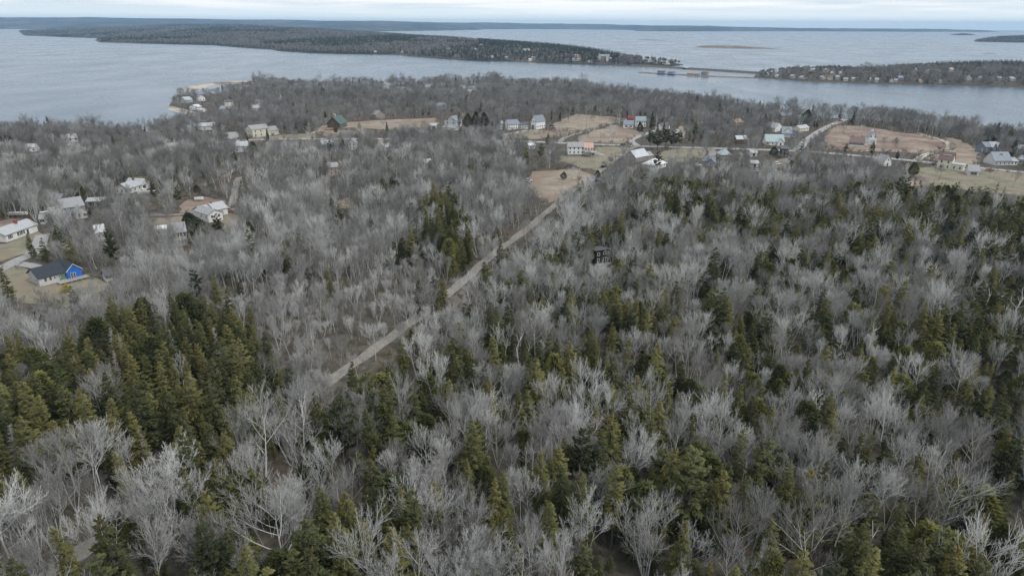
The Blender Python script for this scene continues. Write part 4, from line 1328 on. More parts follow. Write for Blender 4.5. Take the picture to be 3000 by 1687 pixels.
# hotel on the far headland
h = House('shore_hotel', 'large grey four-storey hotel with pointed tower on the far shore', (1752, 180.5), (1784, 181.5), 12, 'hotel', box=(1748, 158, 1788, 182)).body(12.0, 4.0, 'x', 'w_shingle', 'r_grey')
h.win('f', 8, [1, 4.2, 7.4, 10.6], w=1.4, h=1.8)
block(h.root, 0.2, -1.5, 5.5, 6, 14, 5.5, 'y', 'w_lgrey', 'r_grey', prefix='tower_')
block(h.root, h.L * .72, -2.0, h.L * .28, 8, 11.5, 4.5, 'y', 'w_lgrey', 'r_grey', prefix='wing_')

# causeway with its short bridge, and the working pier
cw = empty('causeway', tuple(G(1850, 193)))
tag(cw, 'dark stone causeway with a short white bridge joining the two villages', 'causeway')


def bank(pxs, w_top, w_base, z_top, name, mat, parent, z_base=SEA - 1):
    line = smooth_line([plane(*p) for p in pxs], 15)
    d = np.gradient(line, axis=0); d /= np.linalg.norm(d, axis=1)[:, None]
    s = np.stack([-d[:, 1], d[:, 0]], 1)
    n_ = len(line)
    V = []
    for off, z in ((-w_base, z_base), (-w_top, z_top), (w_top, z_top), (w_base, z_base)):
        q = line + s * off
        V.append(np.c_[q, np.full(n_, z)])
    V = np.concatenate(V)
    if parent is not None:
        V = V - np.array(parent.location)
    i = np.arange(n_ - 1)
    Q = np.concatenate([np.stack([i + a * n_, i + 1 + a * n_, i + 1 + (a + 1) * n_, i + (a + 1) * n_], 1) for a in range(3)])
    me = mesh_arrays(name, V, Q[:, ::-1])
    return link(name, me, parent, mat)


bank([(1850, 194), (1900, 196), (1960, 199.5), (2006, 202.5)], 3.5, 8, SEA + 3.4, 'stone_bank', M['rock'], cw)
bank([(2014, 203), (2080, 207), (2150, 211.5), (2220, 216), (2260, 219)], 3.5, 8, SEA + 3.4, 'stone_bank', M['rock'], cw)
a_, b_ = plane(2005, 202.4), plane(2015, 203.2)
mb = MB()
v = np.array([b_[0] - a_[0], b_[1] - a_[1]]); ln = np.hypot(*v); v /= ln; s_ = np.array([-v[1], v[0]])
o_ = np.array(cw.location)
vs = []
for t_ in (0, ln):
    for w_ in (-5, 5):
        for z in (SEA + 2.6, SEA + 3.9):
            q = a_ + v * t_ + s_ * w_
            vs.append((q[0] - o_[0], q[1] - o_[1], z - o_[2]))
mb.add(vs, [(0, 1, 3, 2), (4, 6, 7, 5), (0, 4, 5, 1), (2, 3, 7, 6), (1, 5, 7, 3), (0, 2, 6, 4)])
mb.build('bridge_span', M['w_white'], cw)
br = bank([(1875, 213.5), (1905, 215.5), (1960, 218.5), (2060, 224), (2150, 227.5), (2212, 229.5)], 2.5, 8, SEA + 1.6, 'beach_bar', M['isle'], None)
br['kind'] = 'structure'
for A, B, wh, rh, w_, r_, lb, hgt in [((1925, 217.5), (1947, 218.5), 3.2, 1.6, 'w_grey', 'r_dark', 'long grey shed on the bar between the villages', 7), ((1955, 219.5), (1972, 220.5), 3.0, 2.0, 'w_blue', 'r_slate', 'dark blue roofed building on the bar between the villages', 8),
                                      ((2012, 221.5), (2030, 222.5), 2.8, 1.6, 'w_tan', 'r_tan', 'low tan wharf shed on the bar', 6), ((2053, 223.5), (2069, 224.5), 4.6, 1.8, 'w_shingle', 'r_dark', 'tall weathered wharf building on the bar', 8),
                                      ((2034, 222.8), (2046, 223.4), 2.6, 1.4, 'w_grey', 'r_grey', 'small grey wharf shed on the bar beside the tall one', 6)]:
    h = House('wharf_building', lb, A, B, hgt, 'shed', box=(A[0], A[1] - 10, B[0], B[1]))
    h.root.location.z = SEA + 1.6
    h.body(wh, rh, 'x', w_, r_ if 'blue' not in lb else 'r_slate')
    if 'blue' in lb:
        h.roof.data.materials[0] = M['w_dblue']
    h.win('f', 3, [0.9], w=1.0, h=1.2)

# ------------------------------------------------------------------ vehicles, boats, poles, yard things
M['tyre'] = paint('tyre_rubber', (0.03, 0.03, 0.032), rough=0.8)
for k, c in {'c_white': (0.78, 0.78, 0.78), 'c_red': (0.42, 0.035, 0.03), 'c_blue': (0.05, 0.08, 0.24), 'c_dark': (0.035, 0.037, 0.04), 'c_grey': (0.30, 0.31, 0.33), 'c_silver': (0.5, 0.51, 0.53), 'c_pink': (0.62, 0.30, 0.26)}.items():
    M[k] = paint('car_paint_' + k[2:], c, rough=0.25, var=0.05, spec=0.5)
M['gel'] = paint('boat_gelcoat', (0.80, 0.80, 0.79), rough=0.3, var=0.05, spec=0.5)
M['hull_dark'] = paint('boat_interior', (0.25, 0.24, 0.23), var=0.2)
M['pole_wood'] = paint('pole_wood', (0.27, 0.245, 0.22), var=0.2, scale=3)
M['yellow'] = paint('yellow_wire_traps', (0.62, 0.52, 0.08), var=0.3, scale=2)
M['lime'] = paint('lime_kayak_plastic', (0.55, 0.66, 0.10), rough=0.4)


def car(label, px, rz, col, kind='car'):
    p = G(*px)
    root = empty('pickup_truck' if kind == 'truck' else 'parked_car', tuple(p + np.array([0, 0, 0.1])), R(rz))
    tag(root, label, 'truck' if kind == 'truck' else 'car', 'cars parked about the village')
    L, W = (5.4, 1.95) if kind == 'truck' else (4.6, 1.85)
    b = MB()
    prof = [(-L / 2, .35), (L / 2, .35), (L / 2, .72), (L / 2 - .15, .9), (L * .18, 1.02), (-L / 2 + .1, 1.02), (-L / 2, .85)]
    n_ = len(prof)
    vs = [(u, -W / 2, z) for u, z in prof] + [(u, W / 2, z) for u, z in prof]
    b.add(vs, [tuple(range(n_)), tuple(range(2 * n_ - 1, n_ - 1, -1))] + [(i, i + n_, (i + 1) % n_ + n_, (i + 1) % n_) for i in range(n_)])
    b.build('body', M[col], root)
    x0, x1 = (-.1, 1.5) if kind == 'truck' else (-L * .40, L * .20)
    g = MB()
    g.add([(x0, -W / 2 + .06, 1.0), (x1, -W / 2 + .06, 1.0), (x1, W / 2 - .06, 1.0), (x0, W / 2 - .06, 1.0), (x0 + .35, -W / 2 + .22, 1.5), (x1 - .55, -W / 2 + .22, 1.5), (x1 - .55, W / 2 - .22, 1.5), (x0 + .35, W / 2 - .22, 1.5)],
          [(0, 3, 2, 1), (4, 5, 6, 7), (0, 1, 5, 4), (1, 2, 6, 5), (2, 3, 7, 6), (3, 0, 4, 7)])
    g.build('window_glass', M['glass'], root)
    rf = MB().box(x0 + .33, x1 - .53, -W / 2 + .2, W / 2 - .2, 1.502, 1.57)
    rf.build('roof', M[col], root)
    for sx_ in (-L * .31, L * .31):
        for sy_ in (-1, 1):
            w = MB().cyl((sx_, sy_ * (W / 2 - .2), .33), (sx_, sy_ * (W / 2 + .01), .33), .34, n=12)
            w.build('wheel', M['tyre'], root)
    return root


car('dark vehicle stopped on the gravel lane at the wood edge', (1769, 491), 50, 'c_dark')
car('dark blue car parked right of the gravel lane', (1752, 534), 5, 'c_blue')
car('grey pickup parked at the left edge of the tan clearing', (1541, 540), 20, 'c_grey', 'truck')
car('silver car parked behind the grey pickup at the tan clearing', (1548, 533), 15, 'c_silver')
car('white van-like car on the drive in the left clearing', (1043, 517), 80, 'c_white')
car('white car parked in the yard below the black house', (2278, 483), -5, 'c_white')
car('silver car nearest the trees in the yard below the black house', (2292, 494), 60, 'c_silver')
car('white car at the bottom of the yard below the black house', (2273, 507), 30, 'c_white')
car('grey car among bare trees left of the yard cars', (2218, 504), 30, 'c_silver')
car('dark car beside the grey shingled cottage', (1820, 473), -10, 'c_dark')
car('red car on the main road verge beyond the grey garage', (2899, 502), 10, 'c_red')
car('black car in front of the dark blue house', (2894, 454), -8, 'c_dark')
car('red car parked at the end of the stepped white house', (673, 619), -10, 'c_pink')
car('dark car behind the white barn in the tan field', (1617, 372), -5, 'c_dark')
car('dark pickup right of the big white barn', (1618, 378), -15, 'c_dark', 'truck')
car('dark car on the main road near the crossroads', (1826, 426.5), 0, 'c_dark')
car('dark car under trees left of the grey pickup', (1503, 534), 40, 'c_grey')
car('dark car on the drive between birches', (605, 507), 0, 'c_dark')
car('white car beside the pale grey shed below the main road', (2044, 487), 5, 'c_white')
car('red car on the village road near the shore', (2462, 357), 25, 'c_red')
car('white truck near the end of the village road', (2441, 366), 25, 'c_white', 'truck')


def boat(label, px, rz, L=7.0, cabin=True, hull='gel'):
    p = G(*px)
    root = empty('moored_boat' if False else 'stored_boat', tuple(p), R(rz))
    tag(root, label, 'boat', 'boats stored ashore')
    W, h_ = L * .32, 1.1
    st = [(-.5, 1.0), (-.2, 1.0), (.1, .96), (.3, .75), (.43, .4), (.5, .04)]
    b = MB()
    V = []
    for u, w in st:
        V += [(u * L, -W / 2 * w, .7 + h_ + max(0, u) * .5), (u * L, -W / 2 * w * .55, .75), (u * L, 0, .5 + max(0, u - .3) * 2), (u * L, W / 2 * w * .55, .75), (u * L, W / 2 * w, .7 + h_ + max(0, u) * .5)]
    F_ = []
    for i in range(len(st) - 1):
        for j in range(4):
            F_.append((i * 5 + j, i * 5 + j + 1, (i + 1) * 5 + j + 1, (i + 1) * 5 + j))
    F_.append((0, 1, 2, 3, 4))
    b.add(V, F_)
    b.build('hull', M[hull], root)
    d = MB()
    d.add([(-.48 * L, -W * .44, 1.45), (.2 * L, -W * .38, 1.5), (.2 * L, W * .38, 1.5), (-.48 * L, W * .44, 1.45)], [(0, 1, 2, 3)])
    d.build('cockpit_floor', M['hull_dark'], root)
    f = MB()
    f.add([(.2 * L, -W * .42, 1.95), (.44 * L, -W * .16, 2.05), (.48 * L, 0, 2.08), (.44 * L, W * .16, 2.05), (.2 * L, W * .42, 1.95), (.2 * L, -W * .42, 1.5), (.2 * L, W * .42, 1.5)], [(0, 1, 2, 3, 4), (0, 4, 6, 5)])
    f.build('foredeck', M['gel'], root)
    if cabin:
        c = MB()
        c.box(-.02 * L, .16 * L, -W * .26, W * .26, 1.5, 3.1)
        c.build('cabin', M['gel'], root)
        c = MB()
        c.box(-.1 * L, .2 * L, -W * .32, W * .32, 3.102, 3.22)
        c.build('cabin_roof', M['gel'], root)
    for u in (-.3, .2):
        t = MB(); t.box(u * L - .1, u * L + .1, -W * .35, W * .35, 0, .78)
        t.build('cradle', M['pole_wood'], root)
    return root


boat('white open boat on a cradle left of the blue-grey house', (151, 630), 35, 8.5, True)
boat('long white boat under bare trees at the left edge', (55, 634), 8, 8.0, False)
boat('white boat beside the driveway of the white bungalow', (430, 571), 200, 8.0, True)
boat('small white boat in the reddish clearing', (584, 589), 12, 4.2, False)
boat('white boat near the end of the long low shed', (326, 607), 5, 4.5, False)
boat('white boat on land behind the white bungalow', (469, 531), -40, 5.5, True)
boat('white boat hull hidden in brush above the blue wrapped house', (190, 732), -25, 5.5, False)

# kayaks, trap stacks and small yard things
for lb, px, rz, col in (('lime and white kayak lying below the blue wrapped house', (127, 928), 5, 'lime'), ('yellow kayak lying in the small tan clearing', (1011, 603), -25, 'lime')):
    p = G(*px)
    root = tag(empty('kayak', tuple(p), R(rz)), lb, 'kayak')
    k = MB()
    st = [(-2.2, .05), (-1.4, .3), (-.5, .42), (.5, .42), (1.4, .3), (2.2, .05)]
    V = []
    for u, w in st:
        V += [(u, -w, .28), (u, 0, .02), (u, w, .28), (u, 0, .42)]
    k.add(V, [(i * 4 + j, i * 4 + (j + 1) % 4, (i + 1) * 4 + (j + 1) % 4, (i + 1) * 4 + j) for i in range(5) for j in range(4)])
    k.build('hull', M[col], root)
    c = MB(); c.cyl((-.1, 0, .38), (-.1, 0, .46), .34, .3, 10); c.build('cockpit', M['c_dark'], root)
for gi, (lb, a, b_, rowsz) in enumerate((('yellow wire trap in the long stack by the slate roofed shed', (84, 598), (146, 588), 2), ('yellow wire trap in the stack behind the white bungalow', (396, 530), (429, 527), 3))):
    A, B = G(*a), G(*b_)
    n_ = 14
    for i in range(n_):
        for z in range(rowsz):
            if random.random() < .12:
                continue
            p = A + (B - A) * (i + .5) / n_
            t = MB()
            t.box(-.6, .6, -.28, .28, .02, .06); t.box(-.6, .6, -.28, .28, .54, .58)
            for q in (-.58, -.2, .2, .54):
                t.box(q, q + .05, -.28, .28, .06, .54)
            t.box(-.6, .6, -.02, .02, .06, .54)
            o = t.build('lobster_trap', M['yellow'])
            o.location = (p[0] + random.uniform(-.3, .3), p[1] + random.uniform(-.3, .3), p[2] + z * .6)
            o.rotation_euler = (0, 0, R(80 + random.uniform(-8, 8)))
            tag(o, lb, 'trap', 'yellow traps stacked in yard %s' % ('one', 'two')[gi])

POLES = [((1717, 382), 10.5, 'beside the farm drive'), ((1639, 404), 10.5, 'left of the farm drive'), ((1786, 347), 10, 'in the upper tan field'), ((1836, 427), 10.5, 'at the crossroads'), ((1844, 424), 10, 'just right of the crossroads pole'),
         ((829, 399), 10, 'by the cream clapboard building'), ((907, 398), 10, 'where the long field begins'), ((664, 388), 11, 'above the cream building road bend'), ((2866, 482), 10.5, 'in the hedge beside the bend drive'), ((1802, 486), 9, 'beside the gravel lane'),
         ((1965, 385), 12, 'behind the white garage'), ((655, 412), 10, 'left of the road bend'), ((1789, 492), 9, 'beside the gravel lane below its neighbour'), ((1697, 516), 9, 'right of the tan clearing'), ((2207, 414), 9, 'above the main road near the dark shed'), ((1782, 530), 8, 'by the parked blue car')]
for px, h_, wh in POLES:
    p = G(*px)
    root = tag(empty('utility_pole', tuple(p), R(random.uniform(-20, 20))), 'weathered wooden utility pole ' + wh, 'utility pole', 'utility poles')
    MB().cyl((0, 0, -.3), (0, 0, h_), .17, .11, 8).build('pole', M['pole_wood'], root)
    MB().box(-1.1, 1.1, -.18, -.07, h_ - .9, h_ - .75).build('crossarm', M['pole_wood'], root)
    for q in (-1, -.5, .5, 1):
        MB().cyl((q, -.12, h_ - .75), (q, -.12, h_ - .55), .05, .05, 6).build('insulator', M['c_silver'], root)
    if random.random() < .6:
        MB().cyl((.3, .05, h_ - 2.2), (.3, .05, h_ - 1.3), .22, .22, 8).build('transformer', M['c_silver'], root)
# picnic table and steps in the blue house yard
p = G(218, 858)
root = tag(empty('picnic_table', tuple(p), R(20)), 'weathered picnic table on the lawn below the blue wrapped house', 'table')
MB().box(-.95, .95, -.38, .38, .72, .77).build('tabletop', M['deck'], root)
for s in (-1, 1):
    MB().box(-.95, .95, s * .75 - .14, s * .75 + .14, .42, .46).build('bench', M['deck'], root)
    MB().box(s * .7 - .04, s * .7 + .04, -.8, .8, .36, .42).build('rail', M['deck'], root)
    for t in (-1, 1):
        MB().cyl((s * .7, t * .62, 0), (s * .7, t * .3, .72), .05, .05, 4).build('leg', M['deck'], root)

# ------------------------------------------------------------------ trees
def tube_arrays(chains, sides):
    """chains: list of (points (k,3), radii (k)); returns vertices and quads, grouped by chain length"""
    by = {}
    for P, r in chains:
        by.setdefault(len(r), []).append((P, r))
    Vs, Qs, base = [], [], 0
    for k, lst in by.items():
        P = np.array([c[0] for c in lst], float)
        r = np.array([c[1] for c in lst], float)
        D = np.gradient(P, axis=1)
        D /= np.linalg.norm(D, axis=2)[..., None] + 1e-9
        ref = np.where(np.abs(D[..., 2:3]) < 0.9, np.array([0, 0, 1.0]), np.array([1.0, 0, 0]))
        u = np.cross(D, ref)
        u /= np.linalg.norm(u, axis=2)[..., None] + 1e-9
        w = np.cross(D, u)
        a = np.arange(sides) * 2 * PI / sides
        ring = P[:, :, None, :] + r[:, :, None, None] * (np.cos(a)[None, None, :, None] * u[:, :, None, :] + np.sin(a)[None, None, :, None] * w[:, :, None, :])
        n = len(lst)
        idx = base + np.arange(n * k * sides).reshape(n, k, sides)
        nx = np.roll(idx, -1, axis=2)
        Q = np.stack([idx[:, :-1], nx[:, :-1], nx[:, 1:], idx[:, 1:]], -1).reshape(-1, 4)
        Vs.append(ring.reshape(-1, 3)); Qs.append(Q)
        base += n * k * sides
    return np.concatenate(Vs), np.concatenate(Qs)


def join_arrays(parts):
    """parts: (V, Q, material index)"""
    V, Q, Mi, b = [], [], [], 0
    for v, q, m in parts:
        V.append(v); Q.append(q + b); Mi.append(np.full(len(q), m)); b += len(v)
    return np.concatenate(V), np.concatenate(Q), np.concatenate(Mi)


def norm(v):
    return v / (np.linalg.norm(v) + 1e-9)


def branch_dir(d, ang, az):
    u = np.cross(d, [0, 0, 1.0])
    if np.linalg.norm(u) < 1e-3:
        u = np.array([1.0, 0, 0])
    u = norm(u)
    w = np.cross(d, u)
    return norm(d * math.cos(ang) + (u * math.cos(az) + w * math.sin(az)) * math.sin(ang))


def bare_tree(seed, H=14.0, stems=1, fork=0.35, limbs=9, ang=45, spread=0.42, nchild=(7, 6, 5), rtw=1.0, trop=0.10, levels=3, trunk_r=0.145, wob=0.10):
    g = np.random.default_rng(seed)
    T, C = [], []
    crown_r = H * spread

    def path(p, d, L, n, up, w):
        pts = [p]
        for i in range(n):
            d = norm(d + g.normal(0, w, 3) + np.array([0, 0, up]))
            p = p + d * (L / n)
            pts.append(p)
        return np.array(pts), d

    def sub(P, r, lvl, L, dnew):
        n_c = nchild[lvl]
        k = len(P)
        az = g.uniform(0, 6.28)
        for c in range(n_c):
            t = 0.25 + 0.75 * (c + g.uniform(.1, .9)) / n_c
            if c == n_c - 1:
                t = 1.0
            f = t * (k - 1)
            i = min(int(f), k - 2)
            p = P[i] + (P[i + 1] - P[i]) * (f - i)
            rr = r[i] + (r[i + 1] - r[i]) * (f - i)
            d = norm(P[i + 1] - P[i])
            az += 2.4 + g.normal(0, .4)
            a = R(g.uniform(22, 52)) * (0.35 if c == n_c - 1 else 1)
            cd = branch_dir(d, a, az)
            cd = norm(cd + np.array([0, 0, 0.22]))
            cl = L * g.uniform(.42, .66) * (1.12 - 0.42 * t)
            last = lvl + 1 >= levels
            nseg = 2 if lvl == 0 else (2 if lvl == 1 and not last else 1)
            Q, _ = path(p, cd, cl, nseg, trop, wob)
            r0 = max(rr * .62, (0.020 if lvl >= 1 else 0.028) * rtw) if not last else 0.019 * rtw
            rad = np.linspace(r0, r0 * .5 if not last else 0.007 * rtw, len(Q))
            C.append((Q, rad))
            if not last:
                sub(Q, rad, lvl + 1, cl, cd)

    for s in range(stems):
        az0 = 2 * PI * s / max(stems, 1) + g.uniform(-.4, .4)
        lean = 0.03 if stems == 1 else g.uniform(.16, .34)
        d0 = norm(np.array([math.cos(az0) * lean, math.sin(az0) * lean, 1.0]))
        p0 = np.array([math.cos(az0), math.sin(az0), 0]) * (0 if stems == 1 else .15) + np.array([0, 0, -.4])
        Hs = H * g.uniform(.82, 1.0)
        P, d = path(p0, d0, Hs * .93, 7, 0.03, .05)
        tr = trunk_r * (1 if stems == 1 else .75)
        rad = tr * np.array([1.25, .95, .85, .72, .56, .40, .24, .08])
        T.append((P, rad))
        nl = limbs if stems == 1 else max(4, limbs * 2 // (stems + 1))
        az = g.uniform(0, 6.28)
        for c in range(nl):
            t = fork + (0.97 - fork) * ((c + g.uniform(.2, .8)) / nl) ** .85
            f = t * 7
            i = min(int(f), 6)
            p = P[i] + (P[i + 1] - P[i]) * (f - i)
            rr = rad[i] + (rad[i + 1] - rad[i]) * (f - i)
            az += 2.4 + g.normal(0, .35)
            a = R(ang * g.uniform(.75, 1.2) * (1.1 - .5 * max(0, t - .5)))
            cd = branch_dir(norm(P[i + 1] - P[i]), a, az)
            rel = (t - fork) / (1 - fork)
            env = math.sin(PI * (0.22 + 0.70 * rel)) ** .8
            cl = crown_r * 1.25 * max(.30, env) * g.uniform(.8, 1.15)
            Q, _ = path(p, cd, cl, 4, trop * .9, wob)
            r0 = max(min(rr * .6, .075), .026)
            rl = np.linspace(r0, r0 * .35, len(Q))
            T.append((Q, rl))
            sub(Q, rl, 0, cl, cd)
    tV, tQ = tube_arrays(T, 5)
    cV, cQ = tube_arrays(C, 3)
    return (tV, tQ), (cV, cQ)


def conifer(seed, H=14.0, base_w=2.6, whorls=20, per=6, plumes=9, pr=0.13, droop=0.25, start=0.10, taper=0.85, gap=0.0, cones=0.0, bare=False, up=0.0):
    """tapering evergreen: whorled limbs carrying pointed sprays; returns trunk, crown and cone arrays"""
    g = np.random.default_rng(seed)
    T, C, K = [], [], []
    n = 7
    lean = g.normal(0, .012, 2)
    zz = np.linspace(-.4, H, n)
    P = np.stack([lean[0] * zz, lean[1] * zz, zz], 1)
    T.append((P, np.linspace(.17, .02, n) * (H / 13)))
    az = g.uniform(0, 6.28)
    lobes = [(g.uniform(0, 6.28), g.uniform(.1, .9), g.uniform(-.35, .35)) for _ in range(8)]
    for w in range(whorls):
        t_w = start + (1 - start) * (w + .5) / whorls
        m = max(3, int(per * (.75 + .5 * (1 - t_w))))
        for b in range(m):
            if g.random() < gap:
                continue
            t = min(.985, max(start, t_w + g.normal(0, .55) * (1 - start) / whorls))
            z = t * H
            rad = base_w * (1 - t) ** taper + .18
            rad *= min(1, .55 + (t - start) * 2.4)
            az += 6.283 / m + g.normal(0, .3)
            lob = 1 + sum(a_ * math.exp(-((t - t_) * 5) ** 2) * max(0, math.cos(az - z_)) for z_, t_, a_ in lobes)
            L = rad * g.uniform(.6, 1.18) * lob
            dz = -droop * (1 - t * 1.1) + up + g.normal(0, .16)
            d = norm(np.array([math.cos(az), math.sin(az), dz]))
            p0 = np.array([lean[0] * z, lean[1] * z, z + g.normal(0, .12)])
            p1 = p0 + d * L * .55
            d2 = norm(d + np.array([0, 0, .22 + up]))
            p2 = p1 + d2 * L * .45
            T.append((np.array([p0, p1, p2]), np.array([.035, .022, .01])))
            npl = max(3, int(plumes * (L / base_w) ** .7)) if not bare else 0
            side = np.array([-math.sin(az), math.cos(az), 0])
            for q in range(npl if not bare else max(3, int(plumes * .8))):
                s = .22 + .78 * (q + g.uniform(0, 1)) / max(npl, 1) if not bare else g.uniform(.2, 1)
                c = p0 + d * L * s if s < .55 else p1 + d2 * L * (s - .55)
                sg = 1 if q % 2 else -1
                fd = norm(d * g.uniform(.4, 1.0) + side * sg * g.uniform(.1, 1.1) * (1.1 - .6 * s) + np.array([0, 0, g.uniform(-.35, .55) + up * .6]))
                pl = (.30 + .34 * L * (1.1 - s)) * g.uniform(.7, 1.25)
                pl = min(pl, 1.1)
                if bare:
                    C.append((np.array([c, c + fd * pl * .9]), np.array([.016, .005])))
                else:
                    rr = pr * g.uniform(.65, 1.2)
                    C.append((np.array([c - fd * .05, c + fd * pl * .45, c + fd * pl]), np.array([rr * .5, rr, .012])))
            if cones and t > 1 - cones and g.random() < .6:
                for q in range(3):
                    c = p0 + d * L * g.uniform(.25, 1.0) + np.array([0, 0, g.uniform(-.05, .12)])
                    fd = norm(np.array([g.normal(0, .5), g.normal(0, .5), g.uniform(-.6, .5)]))
                    K.append((np.array([c, c + fd * .16, c + fd * .34]), np.array([.05, .085, .02])))
    if not bare:      # leader
        for q in range(5):
            a = g.uniform(0, 6.28)
            fd = norm(np.array([math.cos(a) * .35, math.sin(a) * .35, 1]))
            c = np.array([lean[0] * H, lean[1] * H, H - .5])
            C.append((np.array([c, c + fd * .35, c + fd * .75]), np.array([.06, .08, .01])))
    return tube_arrays(T, 4 if not bare else 4), tube_arrays(C, 3), (tube_arrays(K, 3) if K else None)


def round_evergreen(seed, H=9.0, W=2.6, n=650, pr=.15, flat=1.0, up=.5, trunk=.15):
    """dense rounded evergreen of overlapping upright sprays (cedar, yew, clipped pine)"""
    g = np.random.default_rng(seed)
    C, T = [], []
    T.append((np.array([[0, 0, -.3], [0, 0, H * .5], [0, 0, H * .9]]), np.array([.16, .1, .03]) * H / 9))
    lob = [(g.uniform(0, 6.28), g.uniform(.25, .75), g.uniform(.7, 1.1)) for _ in range(7)]
    for i in range(n):
        t = g.uniform(trunk, 1) ** .9
        a = g.uniform(0, 6.28)
        env = math.sin(PI * min(.98, .12 + .86 * t)) ** .6 * (1.0 if t < .5 else (1.25 - .5 * t))
        k = 1 + sum(.28 * l[2] * math.exp(-((t - l[1]) * 4) ** 2) * max(0, math.cos(a - l[0])) for l in lob) - .15
        r = W * env * k * g.uniform(.55, 1.02)
        c = np.array([math.cos(a) * r, math.sin(a) * r, t * H * .95])
        fd = norm(np.array([math.cos(a) * flat, math.sin(a) * flat, up + g.normal(0, .25)]) + g.normal(0, .25, 3))
        pl = g.uniform(.45, .95)
        rr = pr * g.uniform(.7, 1.3)
        C.append((np.array([c, c + fd * pl * .5, c + fd * pl]), np.array([rr * .6, rr, .015])))
        if i % 9 == 0:
            T.append((np.array([[0, 0, max(.2, c[2] - r * .5)], c * .5 + np.array([0, 0, c[2] * .35]), c]), np.array([.04, .03, .015])))
    return tube_arrays(T, 4), tube_arrays(C, 3), None


def shrub(seed, H=2.6, n=9, tw=9, r=.02):
    g = np.random.default_rng(seed)
    T, C = [], []
    for s in range(n):
        a = g.uniform(0, 6.28)
        d = norm(np.array([math.cos(a) * g.uniform(.1, .9), math.sin(a) * g.uniform(.1, .9), 1]))
        p = np.array([math.cos(a), math.sin(a), 0]) * g.uniform(0, .5) + np.array([0, 0, -.1])
        L = H * g.uniform(.6, 1.1)
        P = np.array([p, p + d * L * .5, p + d * L + g.normal(0, .15, 3)])
        T.append((P, np.array([r * 1.5, r, r * .4])))
        for k in range(tw):
            t = g.uniform(.25, 1)
            c = P[0] + (P[2] - P[0]) * t
            fd = branch_dir(d, R(g.uniform(20, 60)), g.uniform(0, 6.28))
            l_ = H * g.uniform(.18, .4)
            C.append((np.array([c, c + fd * l_ * .5, c + norm(fd + np.array([0, 0, .4])) * l_]), np.array([r * .8, r * .55, r * .25])))
    return tube_arrays(T, 3), tube_arrays(C, 3), None


def snag(seed, H=9.0):
    g = np.random.default_rng(seed)
    T, C = [], []
    P = np.array([[0, 0, -.4], [0.05, 0, H * .35], [g.normal(0, .25), g.normal(0, .25), H * .7], [g.normal(0, .4), g.normal(0, .4), H]])
    T.append((P, np.array([.2, .16, .12, .06])))
    for k in range(g.integers(3, 8)):
        t = g.uniform(.4, .95)
        f = t * 3
        i = min(int(f), 2)
        c = P[i] + (P[i + 1] - P[i]) * (f - i)
        fd = branch_dir(np.array([0, 0, 1.0]), R(g.uniform(20, 65)), g.uniform(0, 6.28))
        l_ = g.uniform(.5, 2.6)
        Q = np.array([c, c + fd * l_ * .6, c + norm(fd + np.array([0, 0, .5])) * l_])
        C.append((Q, np.array([.06, .045, .02])))
        for q in range(2):
            fd2 = branch_dir(fd, R(g.uniform(25, 55)), g.uniform(0, 6.28))
            C.append((np.array([Q[1], Q[1] + fd2 * .5 * l_]), np.array([.028, .01])))
    return tube_arrays(T, 5), tube_arrays(C, 3), None


class Kind:
    """one tree form: trunk and crown meshes for single trees, and a joined mesh for massed woodland"""
    def __init__(self, name, H, tr, cr, tmat, cmat, cones=None, words=''):
        self.name, self.H, self.words = name, H, words
        self.trunk = mesh_arrays(name + '_trunk', *tr)
        self.trunk.materials.append(tmat)
        if cones is not None:
            V, Q, mi = join_arrays([(cr[0], cr[1], 0), (cones[0], cones[1], 1)])
            self.crown = mesh_arrays(name + '_crown', V, Q, False, mi)
            self.crown.materials.append(cmat); self.crown.materials.append(M['cones'])
            V, Q, mi = join_arrays([(tr[0], tr[1], 0), (cr[0], cr[1], 1), (cones[0], cones[1], 2)])
        else:
            self.crown = mesh_arrays(name + '_crown', *cr)
            self.crown.materials.append(cmat)
            V, Q, mi = join_arrays([(tr[0], tr[1], 0), (cr[0], cr[1], 1)])
        self.joined = mesh_arrays(name + '_whole', V, Q, False, mi)
        self.joined.materials.append(tmat); self.joined.materials.append(cmat)
        if cones is not None:
            self.joined.materials.append(M['cones'])


KINDS = {}


def reg(key, *a, **k):
    KINDS.setdefault(key, []).append(Kind(key, *a, **k))


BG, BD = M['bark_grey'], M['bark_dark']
# bare broadleaved trees, full detail
for sd_, kw, wd in ((1, dict(H=15, spread=.33, ang=42, fork=.42, limbs=10), 'broad-crowned'), (2, dict(H=15, spread=.25, ang=32, limbs=11, fork=.42), 'upright'),
                    (3, dict(H=14, stems=3, fork=.46, spread=.27, limbs=10), 'three-stemmed'), (4, dict(H=13, stems=4, fork=.36, spread=.29, limbs=11, ang=32), 'fan-shaped'),
                    (5, dict(H=16, spread=.22, ang=34, limbs=12, fork=.52), 'tall slender'), (6, dict(H=14, stems=2, fork=.46, spread=.29, limbs=11), 'forked'),
                    (7, dict(H=12, spread=.40, ang=48, limbs=10, fork=.30, trop=.14), 'low spreading'), (8, dict(H=15, stems=2, fork=.55, spread=.24, limbs=10, ang=36), 'twin-trunked')):
    tr, cr = bare_tree(sd_ * 13, nchild=(7, 5, 4), rtw=.92, **kw)
    reg('bare', kw['H'], tr, cr, BG, M['twig_grey'], words=wd)
for sd_ in (9, 10):
    tr, cr = bare_tree(sd_ * 13, H=11, stems=7, fork=.16, spread=.24, limbs=30, ang=30, nchild=(7, 5, 4), rtw=.95, trunk_r=.14, trop=.12)
    reg('bushy', 11, tr, cr, BG, M['twig_grey'], words='bushy many-stemmed')
